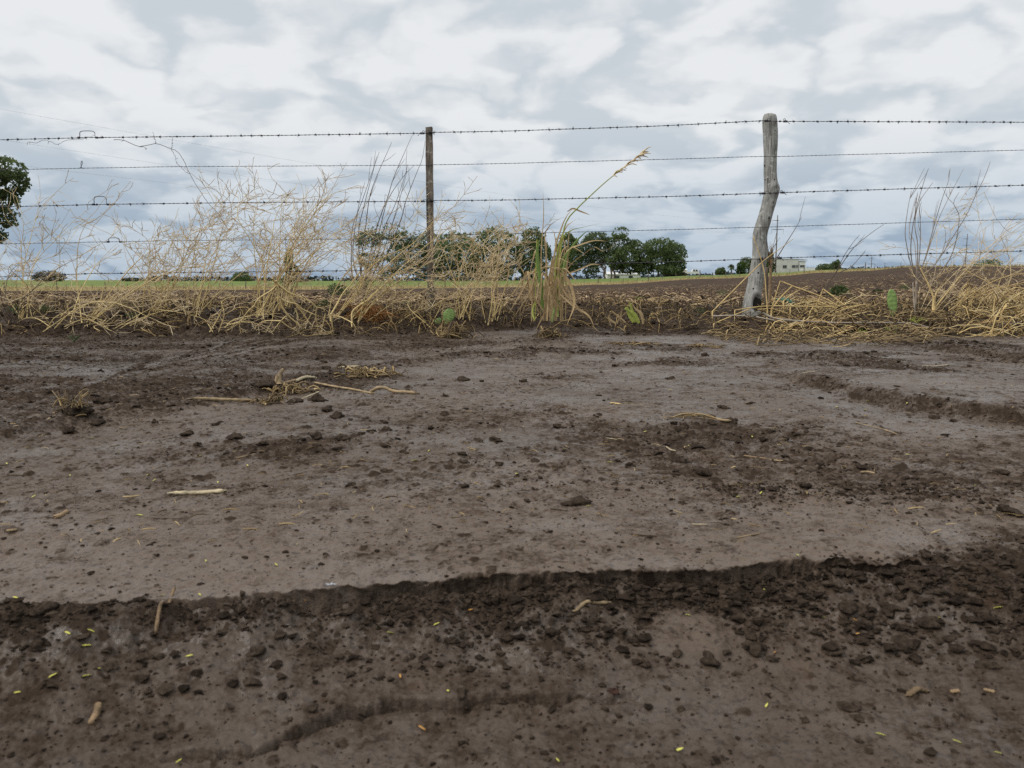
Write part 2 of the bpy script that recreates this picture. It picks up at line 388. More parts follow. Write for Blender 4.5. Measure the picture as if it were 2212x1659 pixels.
M['hole'] = island_mat('rotten_wood', [(.012, .010, .008), (.02, .016, .012)], .95, .3)
M['litterwhite'] = island_mat('white_litter', [(.62, .62, .62), (.7, .7, .7)], .5, .1)
M['drygrass'] = island_mat('dry_field_grass', [(.30, .24, .10), (.40, .32, .15), (.48, .40, .20)], .8, .2, 1, .2, 0, .2)
M['treeline'] = island_mat('far_wood', [(.035, .05, .06), (.05, .065, .075)], .9, .2, .1)

def wood_mat(name, c0, c1, c2, lichen, vscale):
    m, nt, b, N, L = nmat(name)
    tc = N('ShaderNodeTexCoord'); mp = N('ShaderNodeMapping'); mp.inputs['Scale'].default_value = (vscale, vscale, vscale*.12)
    L(tc.outputs['Object'], mp.inputs[0])
    n1 = N('ShaderNodeTexNoise'); n1.inputs['Scale'].default_value = 1; n1.inputs['Detail'].default_value = 8; n1.inputs['Roughness'].default_value = .7; n1.inputs['Distortion'].default_value = .6
    L(mp.outputs[0], n1.inputs['Vector'])
    r = N('ShaderNodeValToRGB'); e = r.color_ramp.elements
    e[0].position = .36; e[0].color = (*c0, 1); e[1].position = .66; e[1].color = (*c2, 1)
    k = e.new(.48); k.color = (*c1, 1); L(n1.outputs[0], r.inputs[0])
    n2 = N('ShaderNodeTexNoise'); n2.inputs['Scale'].default_value = 34; n2.inputs['Detail'].default_value = 5; L(tc.outputs['Object'], n2.inputs['Vector'])
    r2 = N('ShaderNodeValToRGB'); r2.color_ramp.elements[0].position = .57; r2.color_ramp.elements[1].position = .66; L(n2.outputs[0], r2.inputs[0])
    mx = N('ShaderNodeMix'); mx.data_type = 'RGBA'; L(r2.outputs[0], mx.inputs[0]); L(r.outputs[0], mx.inputs[6]); mx.inputs[7].default_value = (*lichen, 1)
    mp3 = N('ShaderNodeMapping'); mp3.inputs['Scale'].default_value = (150, 150, 5); L(tc.outputs['Object'], mp3.inputs[0])
    n3 = N('ShaderNodeTexNoise'); n3.inputs['Scale'].default_value = 1; n3.inputs['Detail'].default_value = 3; L(mp3.outputs[0], n3.inputs['Vector'])
    r3 = N('ShaderNodeValToRGB'); r3.color_ramp.elements[0].position = .30; r3.color_ramp.elements[0].color = (.16, .15, .14, 1); r3.color_ramp.elements[1].position = .46; r3.color_ramp.elements[1].color = (1, 1, 1, 1); L(n3.outputs[0], r3.inputs[0])
    ck = N('ShaderNodeMix'); ck.data_type = 'RGBA'; ck.blend_type = 'MULTIPLY'; ck.inputs[0].default_value = .8; L(mx.outputs[2], ck.inputs[6]); L(r3.outputs[0], ck.inputs[7])
    L(ck.outputs[2], b.inputs['Base Color']); b.inputs['Roughness'].default_value = .85; b.inputs['Specular IOR Level'].default_value = .25
    bp = N('ShaderNodeBump'); bp.inputs['Strength'].default_value = .9; bp.inputs['Distance'].default_value = .007
    L(n1.outputs[0], bp.inputs['Height']); L(bp.outputs[0], b.inputs['Normal'])
    return m
M['wood'] = wood_mat('grey_post_wood', (.08, .066, .052), (.16, .135, .108), (.25, .215, .17), (.32, .30, .25), 90)
M['trunkwood'] = wood_mat('gnarled_wood', (.13, .13, .118), (.29, .285, .26), (.41, .405, .375), (.46, .46, .43), 45)

def soil_mat(name, silt, dark, field=False):
    m, nt, b, N, L = nmat(name)
    tc = N('ShaderNodeTexCoord'); at = N('ShaderNodeAttribute'); at.attribute_name = 'loose'
    def noise(sc, det=5, ro=.55, sx=(1, 1, 1)):
        n = N('ShaderNodeTexNoise'); n.inputs['Scale'].default_value = sc; n.inputs['Detail'].default_value = det; n.inputs['Roughness'].default_value = ro
        mp = N('ShaderNodeMapping'); mp.inputs['Scale'].default_value = sx
        L(tc.outputs['Object'], mp.inputs[0]); L(mp.outputs[0], n.inputs['Vector']); return n.outputs[0]
    def math_(op, a, c=None, v=None):
        n = N('ShaderNodeMath'); n.operation = op; L(a, n.inputs[0])
        if c is not None: L(c, n.inputs[1])
        elif v is not None: n.inputs[1].default_value = v
        return n.outputs[0]
    def rng_(a, f0, f1, t0, t1):
        n = N('ShaderNodeMapRange'); L(a, n.inputs[0])
        for i, q in enumerate((f0, f1, t0, t1)): n.inputs[i+1].default_value = q
        return n.outputs[0]
    big = noise(3.2, 5, .6, (1, 1.6, 1)); mid = noise(28, 6, .65); fine = noise(240 if not field else 60, 4, .7); spk = noise(110, 3, .6, (1, 1.25, 1))
    # loose wet clods are darker than the pale silt crust
    k = math_('ADD', at.outputs['Fac'], rng_(big, .35, .65, -.24, .26)); k = math_('ADD', k, rng_(mid, .3, .7, -.5, .5))
    gr = noise(170, 3, .6); gr2 = noise(62, 4, .65)
    k = math_('ADD', k, rng_(gr, .3, .7, -.30, .30)); k = math_('ADD', k, rng_(gr2, .32, .68, -.25, .25))
    k = rng_(k, -.02, 1.0, 0, 1)
    ramp = N('ShaderNodeValToRGB'); e = ramp.color_ramp.elements
    e[0].color = (*silt, 1); e[1].color = (*dark, 1); L(k, ramp.inputs[0])
    if not field: # damp subsoil: the whole crust is darker where it is wet
        ad = N('ShaderNodeAttribute'); ad.attribute_name = 'damp'
        dm = N('ShaderNodeMix'); dm.data_type = 'RGBA'; L(ad.outputs['Fac'], dm.inputs[0]); dm.inputs[6].default_value = (*silt, 1); dm.inputs[7].default_value = (.066, .047, .0335, 1)
        rm = N('ShaderNodeMix'); rm.data_type = 'RGBA'; L(k, rm.inputs[0]); L(dm.outputs[2], rm.inputs[6]); rm.inputs[7].default_value = (*dark, 1)
        class _o: outputs = [rm.outputs[2]]
        ramp = _o
    # scattered dark crumbs pressed into the crust
    s = rng_(spk, .57, .64, 0, .8)
    mx = N('ShaderNodeMix'); mx.data_type = 'RGBA'; L(s, mx.inputs[0]); L(ramp.outputs[0], mx.inputs[6]); mx.inputs[7].default_value = (*[c*.85 for c in dark], 1)
    # reddish brown organic stains
    st = rng_(noise(9, 6, .7), .56, .72, 0, .5)
    m2 = N('ShaderNodeMix'); m2.data_type = 'RGBA'; L(st, m2.inputs[0]); L(mx.outputs[2], m2.inputs[6]); m2.inputs[7].default_value = (.070, .043, .025, 1)
    L(m2.outputs[2], b.inputs['Base Color'])
    wet = rng_(noise(5.5, 5, .6, (1, 1.4, 1)), .46, .60, 0, 1)
    if field: L(rng_(k, 0, 1, .6, .9), b.inputs['Roughness'])
    else:
        ra = N('ShaderNodeMath'); ra.operation = 'MULTIPLY_ADD'; L(wet, ra.inputs[0]); ra.inputs[1].default_value = -.13; L(rng_(k, 0, 1, .44, .8), ra.inputs[2]); L(ra.outputs[0], b.inputs['Roughness'])
    if field: b.inputs['Specular IOR Level'].default_value = .04
    else: L(math_('MULTIPLY', rng_(k, 0, .7, 1, .08), rng_(wet, 0, 1, .22, .44)), b.inputs['Specular IOR Level'])
    hsum = math_('ADD', math_('MULTIPLY', mid, v=.7), math_('MULTIPLY', fine, v=.35)); hsum = math_('ADD', hsum, math_('MULTIPLY', spk, v=.4))
    bp = N('ShaderNodeBump'); bp.inputs['Distance'].default_value = .006 if not field else .03
    L(rng_(k, 0, 1, .5, 1.0), bp.inputs['Strength']); L(hsum, bp.inputs['Height']); L(bp.outputs[0], b.inputs['Normal'])
    return m
M['mud'] = soil_mat('wet_mud', (.120, .088, .065), (.039, .0276, .0200))
M['fieldsoil'] = soil_mat('tilled_soil', (.088, .057, .036), (.038, .025, .0165), True)
def grass_mat():
    m, nt, b, N, L = nmat('field_grass')
    tc = N('ShaderNodeTexCoord'); sx = N('ShaderNodeSeparateXYZ'); L(tc.outputs['Object'], sx.inputs[0])
    n = N('ShaderNodeTexNoise'); n.inputs['Scale'].default_value = .09; n.inputs['Detail'].default_value = 6; L(tc.outputs['Object'], n.inputs['Vector'])
    a = N('ShaderNodeMath'); a.operation = 'MULTIPLY_ADD'; L(n.outputs[0], a.inputs[0]); a.inputs[1].default_value = 60; L(sx.outputs['Y'], a.inputs[2])
    mr = N('ShaderNodeMapRange'); L(a.outputs[0], mr.inputs[0]); mr.inputs[1].default_value = 178; mr.inputs[2].default_value = 215
    r = N('ShaderNodeMix'); r.data_type = 'RGBA'; L(mr.outputs[0], r.inputs[0])
    n2 = N('ShaderNodeTexNoise'); n2.inputs['Scale'].default_value = .6; n2.inputs['Detail'].default_value = 5; L(tc.outputs['Object'], n2.inputs['Vector'])
    def ramp(c0, c1):
        q = N('ShaderNodeValToRGB'); q.color_ramp.elements[0].position = .35; q.color_ramp.elements[1].position = .65
        q.color_ramp.elements[0].color = (*c0, 1); q.color_ramp.elements[1].color = (*c1, 1); L(n2.outputs[0], q.inputs[0]); return q.outputs[0]
    L(ramp((.20, .15, .055), (.36, .27, .12)), r.inputs[6]); L(ramp((.10, .145, .03), (.17, .215, .055)), r.inputs[7])
    L(r.outputs[2], b.inputs['Base Color']); b.inputs['Roughness'].default_value = .9; b.inputs['Specular IOR Level'].default_value = .15
    return m
M['grass'] = grass_mat()

# ------------------------------------------------------------------ ground sheets
def damp(x, y):
    d = y-np.interp(x, *LEDGE)
    v = (1-sstep(-.03, .02+.35*sstep(.4, .9, x), d))*.92
    q = y-np.interp(x, *RIDGE); v = np.maximum(v, .8*sstep(-.05, .2, q)*(1-sstep(-.9, -.1, x-.25*fbm(x, y, .6, 3, 2))))
    v = np.maximum(v, .8*sstep(-.25, .1, y-verge_edge(x)))
    v = np.maximum(v, .38*sstep(1.05, 1.7, y))
    v = v*(1-.4*np.exp(-(((x-PAT[0])/.043)**2+((y-PAT[1])/.039)**2)**2))
    return np.clip(v+.7*fbm(x, y, .35, 4, 5), 0, 1)
def sheet(name, X, Y, Z, mat, loose=None, wet=None):
    n, m = X.shape
    mb = MB(); i = np.arange(n-1)[:, None]*m; j = np.arange(m-1)[None]
    mb.add(np.stack([X, Y, Z], -1).reshape(-1, 3), np.stack([i+j, i+j+1, i+m+j+1, i+m+j], -1).reshape(-1, 4))
    o = mb.build(name, mat); tag(o, kind='structure')
    if loose is not None:
        at = o.data.attributes.new('loose', 'FLOAT', 'POINT'); at.data.foreach_set('value', loose.astype(np.float32).ravel())
    if wet is not None:
        at = o.data.attributes.new('damp', 'FLOAT', 'POINT'); at.data.foreach_set('value', wet.astype(np.float32).ravel())
    return o
ry = np.concatenate([np.arange(.42, .76, .002), np.arange(.76, 1.0, .0011), np.arange(1.0, 1.6, .0026), 1/np.linspace(1/1.6, 1/3.2, 270)[:-1], np.arange(3.2, 6.6, .013)])
_e = np.geomspace(.82, 2.3, 70)[1:]; ru = np.concatenate([-_e[::-1], np.linspace(-.82, .82, 1240), _e])
Y = np.repeat(ry[:, None], len(ru), 1); X = ru[None]*(Y+.25)
mk = masks(X, Y); lf = {}; Z = height(X, Y, True, mk, lf)
loose = np.clip(mk*.72+np.clip(lf['l']/.0010, 0, 1)*.72+.25*fbm(X, Y, .03, 4, 1), 0, 1)
sheet('dirt_road', X, Y-overhang(X, Y), Z, M['mud'], loose, damp(X, Y))
yend = ry[-1]
ry2 = np.geomspace(yend, 132, 470); _e = np.geomspace(.9, 2.4, 70)[1:]; ru2 = np.concatenate([-_e[::-1], np.linspace(-.9, .9, 640), _e])
Y = np.repeat(ry2[:, None], len(ru2), 1); X = ru2[None]*(Y+.25)
sheet('tilled_field', X, Y, height(X, Y), M['fieldsoil'], .5+.5*fbm(X, Y, .8, 3, 2)*2)
ry3 = np.geomspace(132, 6000, 220); ru3 = np.linspace(-2.4, 2.4, 300)
Y = np.repeat(ry3[:, None], len(ru3), 1); X = ru3[None]*(Y+.25)
sheet('grass_field', X, Y, height(X, Y, False), M['grass'])
# the rest of the track behind and beside the camera
xs = np.linspace(-40, 40, 161); ys_ = np.concatenate([np.linspace(-30, 0, 31), np.linspace(.2, 7, 69)])
X, Y = np.meshgrid(xs, ys_)
inside = np.abs(X) < 2.2*(Y+.25)
Zc = height(X, Y, False)-np.where(inside & (Y > .3), .14, .012)
sheet('ground', X, Y, Zc, M['mud'], masks(X, np.maximum(Y, .3))*.6, damp(X, np.maximum(Y, .3)))

# ------------------------------------------------------------------ soil clods and crumbs
def ico(sub=1):
    import bmesh
    bm = bmesh.new(); bmesh.ops.create_icosphere(bm, subdivisions=sub, radius=1)
    v = np.array([x.co[:] for x in bm.verts]); f = np.array([[q.index for q in p.verts] for p in bm.faces]); bm.free()
    return v, f
ICO1, ICO2, ICO3 = ico(1), ico(2), ico(3)
def clod_verts(tmpl, seed, amp=.3):
    r = np.random.default_rng(seed); v = tmpl[0].copy(); d = np.ones(len(v))
    for f, a in ((1.1, .55), (2.1, .4), (4.2, .26), (8.5, .15)):
        for _ in range(3):
            w = r.normal(size=3)*f; d += amp*a*np.sin(v@w+r.random()*6.3)
    v = v*d[:, None]*np.array([1+.25*r.random(), 1, .62+.2*r.random()])
    v[:, 2] = np.maximum(v[:, 2], -.35)*.8
    a = r.random()*6.28; c, s = math.cos(a), math.sin(a)
    return np.stack([v[:, 0]*c-v[:, 1]*s, v[:, 0]*s+v[:, 1]*c, v[:, 2]], 1)
TM = [clod_verts(ICO1, i, .52) for i in range(22)]; TM2 = [clod_verts(ICO2, 50+i, .36) for i in range(10)]
def crumbs(name, n, yr, sizes, seed, dens_pow, floor, tm, faces, ulim=.72):
    r = np.random.default_rng(seed)
    N = n*6; t = r.random(N)
    y = np.sqrt(yr[0]**2+(yr[1]**2-yr[0]**2)*t); x = (r.random(N)*2-1)*ulim*(y+.12)
    mkk = masks(x, y); keep = r.random(N) < floor+(1-floor)*mkk**dens_pow
    x, y = x[keep][:n], y[keep][:n]; m_ = mkk[keep][:n]
    z = height(x, y)
    rad = sizes[0]*np.minimum((1-r.random(len(x)))**(-1/2.5), sizes[1]/sizes[0])*(.8+.4*m_)
    mb = MB(); idx = r.integers(0, len(tm), len(x))
    for k in range(len(tm)):
        s = np.where(idx == k)[0]
        if not len(s): continue
        v = tm[k][None]*rad[s][:, None, None]*(.85+.3*r.random((len(s), 1, 3)))+np.stack([x[s], y[s], z[s]+rad[s]*.02], 1)[:, None]
        f = faces[None]+(np.arange(len(s))*len(tm[k]))[:, None, None]
        mb.add(v.reshape(-1, 3), tris=f.reshape(-1, 3))
    o = mb.build(name, M['clod'], smooth=False); return tag(o, kind='stuff')
tag(crumbs('soil_crumbs', 11000, (.55, 1.3), (.0009, .0045), 1, 1.5, .07, TM, ICO1[1]), 'fine dark soil crumbs strewn over the wet mud by the ledge', 'soil crumbs')
tag(crumbs('soil_crumbs', 24000, (1.2, 4.6), (.0013, .0085), 2, 1.5, .07, TM, ICO1[1]), 'dark soil crumbs strewn over the flat mud of the track', 'soil crumbs')
def face_crumbs(n, seed):
    # broken clods packed along the torn face of the ledge
    r = np.random.default_rng(seed); x = r.uniform(-.62, .85, n*3); d0 = -.004-.13*r.random(n*3)**2.0; y = np.interp(x, *LEDGE)+d0
    dd = ledge_d(x, y); k = (np.hypot((x-PAT[0])/.048, (y-PAT[1])/.044) > 1) & (dd < .001) & (dd > -.16) & (r.random(n*3) < (.15+.85*sstep(-.3, .15, x))*(.25+1.5*np.clip(fbm(x, y, .07, 4, 3)+.25, 0, 1))); x, y = x[k][:n], y[k][:n]
    z = height(x, y); rad = .0011*np.minimum((1-r.random(len(x)))**(-1/1.7), 6.0); mb = MB(); idx = r.integers(0, len(TM), len(x))
    for q in range(len(TM)):
        m_ = np.where(idx == q)[0]; v = TM[q][None]*rad[m_][:, None, None]*(.85+.3*r.random((len(m_), 1, 3)))+np.stack([x[m_], y[m_]-rad[m_]*.3, z[m_]-rad[m_]*.05], 1)[:, None]
        mb.add(v.reshape(-1, 3), tris=(ICO1[1][None]+(np.arange(len(m_))*len(TM[q]))[:, None, None]).reshape(-1, 3))
    return tag(mb.build('ledge_crumbs', M['clod'], smooth=False), 'broken soil crumbs packed along the torn face of the mud ledge', 'soil crumbs', kind='stuff')
face_crumbs(4200, 9)
tag(crumbs('field_clods', 5000, (4.4, 14), (.007, .05), 3, 1, .8, TM, ICO1[1]), 'rough dark clods along the verge and the tilled field', 'soil clods', kind='stuff')

def cv(off, oy, sc):
    return lambda x, y: (off+x*sc, oy+y*sc)
c5, c6, c7, c8 = (cv(o, 702, .25) for o in (0, 553, 1106, 1659))
b1, b2, b3, b4 = (cv(o, 1106, 1/3) for o in (0, 553, 1106, 1659))
clods = []
for f, s, L in ((c5, .25, [(860, 665, 100), (570, 920, 140), (815, 850, 120), (1610, 935, 100), (1860, 855, 80), (2030, 960, 100), (1330, 840, 80), (1700, 1030, 70), (400, 945, 60), (1480, 590, 70), (1800, 530, 110)]),
                (c6, .25, [(60, 1025, 110), (750, 975, 110), (690, 785, 100), (530, 975, 100), (690, 1075, 120), (550, 1090, 120), (1290, 1090, 90), (1100, 830, 80), (1120, 905, 110), (1000, 920, 110), (915, 940, 70), (600, 735, 90), (805, 815, 45), (2065, 995, 110), (1940, 1000, 120), (1790, 1110, 110), (1630, 610, 85), (1945, 480, 70), (2100, 1190, 90), (1810, 1385, 55), (830, 1380, 60), (500, 640, 160), (330, 650, 130), (600, 370, 80), (60, 520, 130)]),
                (c7, .25, [(90, 485, 100), (775, 770, 60), (380, 880, 85), (130, 1520, 70), (870, 1560, 40), (590, 1640, 35), (1715, 858, 85), (1425, 1160, 90), (1015, 1220, 70), (1425, 1285, 65), (1650, 1250, 150), (1470, 1540, 60), (1480, 895, 60), (1370, 460, 90), (1820, 710, 90), (2060, 670, 70), (170, 1180, 110), (895, 350, 60), (1690, 260, 80)]),
                (c8, .25, [(1590, 150, 55), (1465, 795, 80), (1600, 830, 60), (755, 1445, 30), (1020, 1465, 45), (2020, 1275, 80), (630, 1035, 50), (330, 930, 45), (1100, 525, 50), (2140, 320, 40)]),
                (b1, 1/3, [(265, 630, 90), (130, 750, 100), (240, 865, 90), (1010, 285, 40), (1640, 915, 70)]),
                (b2, 1/3, [(145, 800, 110), (530, 845, 90), (1580, 880, 70), (1340, 1035, 70), (370, 1280, 70), (20, 920, 60), (1120, 805, 35)]),
                (b3, 1/3, [(145, 695, 80), (768, 1370, 35), (1318, 1203, 35), (1060, 930, 120), (1290, 960, 100), (1380, 905, 70), (1560, 910, 140), (440, 1005, 65), (1000, 1130, 70), (1100, 1280, 40)]),
                (b4, 1/3, [(545, 625, 110), (420, 905, 70), (340, 645, 70), (1360, 640, 90), (1460, 700, 80), (1060, 720, 100), (590, 1345, 55), (240, 1350, 70), (530, 1275, 90), (900, 855, 100), (1180, 820, 100), (1600, 805, 40), (1250, 1000, 40), (875, 1045, 40), (1470, 785, 65), (1020, 275, 70)])):
    for x, y, w in L: clods.append((*f(x, y), w*s, None))
clods += [(*c7(550, 1510), 57, 'largest dark soil clod standing alone on the pale silt above the ledge'),
          (*c7(1910, 825), 40, 'long flat dark clod at the butt of the dry grass stem'),
          (*c8(2050, 1600), 42, 'broad clod at the right edge of the pale silt'),
          (*c6(1805, 470), 28, 'lone knobbly clod on the silt right of the curled husk'),
          (*b4(810, 615), 60, 'big black clod with a hollow underside below the ledge at right'),
          (*b4(1430, 1005), 40, 'dark oblong clod on bare smooth mud in the lower right'),
          (*b3(1640, 580), 30, 'rounded black clod below the darkest hollow of the ledge'),
          (*b3(665, 1160), 30, 'reddish brown clod sunk in smooth mud below the flat pat'),
          (*b2(1340, 1170), 38, 'dark clod at the crest of the lowest small ledge'),
          (*c8(1680, 155), 16, 'round clod on the far side of the track near the verge')]
for i, (px, py, w, lab) in enumerate(clods):
    g = G(px, py+w*.12); D = np.linalg.norm(g-np.array([0, 0, ZC])); r = w/FPX*D*.46
    mb = MB(); tm = ICO3 if w > 14 else ICO2
    v = clod_verts(tm, 300+i, .5)*r*.92
    mb.add(v+g+np.array([0, r*.4, r*.0]), tris=tm[1])
    o = mb.build('soil_clod', M['redclod'] if lab and 'reddish' in lab else M['clod'], origin=g)
    tag(o, lab or 'small dark crumbly soil clod lying on the wet mud', 'soil clod', 'dark soil clods on the muddy track')

# ------------------------------------------------------------------ yellow leaflets
leaf = []
for f, L in ((b1, [(440, 805), (590, 780), (565, 888), (1227, 945), (643, 1025), (565, 1070), (1055, 558), (1295, 545), (1160, 1630), (100, 563), (345, 1083), (112, 1183), (1335, 323), (905, 30)]),
             (b2, [(875, 793), (1245, 1170), (1170, 743), (270, 215), (130, 350)]),
             (b3, [(1195, 498), (1630, 515), (1140, 678), (295, 1625), (1650, 1265), (1085, 1548), (1270, 425)]),
             (b4, [(130, 583), (358, 692), (730, 1455), (1225, 1500), (1490, 1570), (1490, 632), (190, 287), (1100, 700)]),
             (c5, [(60, 1210), (605, 1307), (1335, 1352), (1280, 1310), (292, 1488), (803, 982), (1735, 1140), (1885, 1365), (2140, 1230)]),
             (c6, [(1495, 1097), (1370, 1185), (1130, 708)]), (c7, [(40, 1303), (845, 1193), (2075, 975), (1525, 1055), (1955, 1492), (2152, 1458), (660, 1573), (1150, 935), (1765, 678), (455, 1085)]),
             (c8, [(1795, 1392), (865, 660), (1200, 690), (592, 720), (845, 740), (1205, 1130)])):
    leaf += [(*f(x, y), 0) for x, y in L]
leaf += [(*b2(312, 580), 1), (*b2(935, 1072), 1), (*b2(1075, 1412), 1), (*b2(1385, 650), 1), (*b4(575, 800), 1), (*b4(45, 920), 1), (*b4(560, 708), 1), (*c7(815, 1020), 1)]
def leaflet_mesh(mat, name):
    n = 7; t = np.linspace(-1, 1, n); w = .32*np.sqrt(np.maximum(1-t**2, .02))*(1-.15*t)
    z = .08*(1-t*t)
    v = []; q = []
    for i in range(n):
        v += [(t[i], -w[i], z[i]+.12), (t[i], 0, z[i]+.04), (t[i], w[i], z[i]+.12), (t[i], 0, z[i]-.05)]
    for i in range(n-1):
        a = 4*i; q += [(a, a+1, a+5, a+4), (a+1, a+2, a+6, a+5), (a+2, a+3, a+7, a+6), (a+3, a, a+4, a+7)]
    mb = MB(); mb.add(np.array(v)*.0037, q); return mb.build(name, mat)
protos = []
for i, (px, py, k) in enumerate(leaf):
    if k == 0 and not any(p[1] == 0 for p in protos):
        o = leaflet_mesh(M['leaflet'], 'leaflet'); protos.append((o, 0))
    elif k == 1 and not any(p[1] == 1 for p in protos):
        o = leaflet_mesh(M['leafletorange'], 'leaflet'); protos.append((o, 1))
    else:
        o = [p[0] for p in protos if p[1] == k][0].copy(); COL.objects.link(o)
    g = G(px, py); D = g[1]
    s = (.75+.5*random.random())*(1.0 if D < 1 else 1.15)
    o.location = (g[0], g[1], g[2]+.0012); o.scale = (s, s, s); o.rotation_euler = (random.uniform(-.3, .3), random.uniform(-.3, .3), random.uniform(0, 6.28))
    tag(o, 'tiny yellow leaflet fallen on the dark mud' if k == 0 else 'tiny withered orange leaflet fallen on the dark mud', 'leaflet', 'yellow leaflets fallen on the mud' if k == 0 else 'orange leaflets fallen on the mud')

# ------------------------------------------------------------------ stalks, husks and twigs lying on the track
def stalk(name, pix, wpx, mat, label, cat, lift=.35, k=8, fray=False, flat=.75, taper=None):
    g = [G(*p) for p in pix]
    g0 = np.mean(g, 0); D = np.linalg.norm(g0-np.array([0, 0, ZC])); r = wpx/FPX*D/2
    if abs(g[-1][1]-g[0][1]) < .25*g0[1]: # lies in one line on the ground
        g = [P(*p, yy) for p, yy in zip(pix, np.linspace(g[0][1], g[-1][1], len(g)))]
    for q in g: q[2] = max(q[2], hz(q[0], q[1]))+r*lift
    n = max(10, len(pix)*5); c = smooth_curve(g, n)
    hzz = height(c[:, 0], c[:, 1]); c[:, 2] += max(0, np.percentile(hzz+r*.35-c[:, 2], 80))
    t = np.linspace(0, 1, n); rr = r*(1+(.10*np.sin(t*37)+.08*np.sin(t*91+1))*(.2 if wpx > 12 else 1))
    rr = rr*np.interp(t, [0, .05, .95, 1], [.55, 1, 1, .6]) if taper is None else rr*np.interp(t, [0, 1], taper)
    mb = MB(); s = mb.n; mb.tube(c, rr, k)
    v = mb.v[-1]; cc = np.repeat(c, k, 0); v[:, 2] = cc[:, 2]+(v[:, 2]-cc[:, 2])*flat
    if fray:
        R = np.random.default_rng(int(pix[0][0]))
        for e, dr in ((c[0], c[0]-c[2]), (c[-1], c[-1]-c[-3])):
            dr = dr/np.linalg.norm(dr)
            for _ in range(4):
                d = dr+R.normal(size=3)*.22; d[2] = abs(d[2])*.3
                mb.tube([e-d*r, e+d*r*.8, e+d*r*1.7+np.array([0, 0, -r*.2])], [r*.45, r*.3, r*.08], 4)
    return tag(mb.build(name, mat, origin=g0), label, cat, 'crop residue lying on the muddy track')
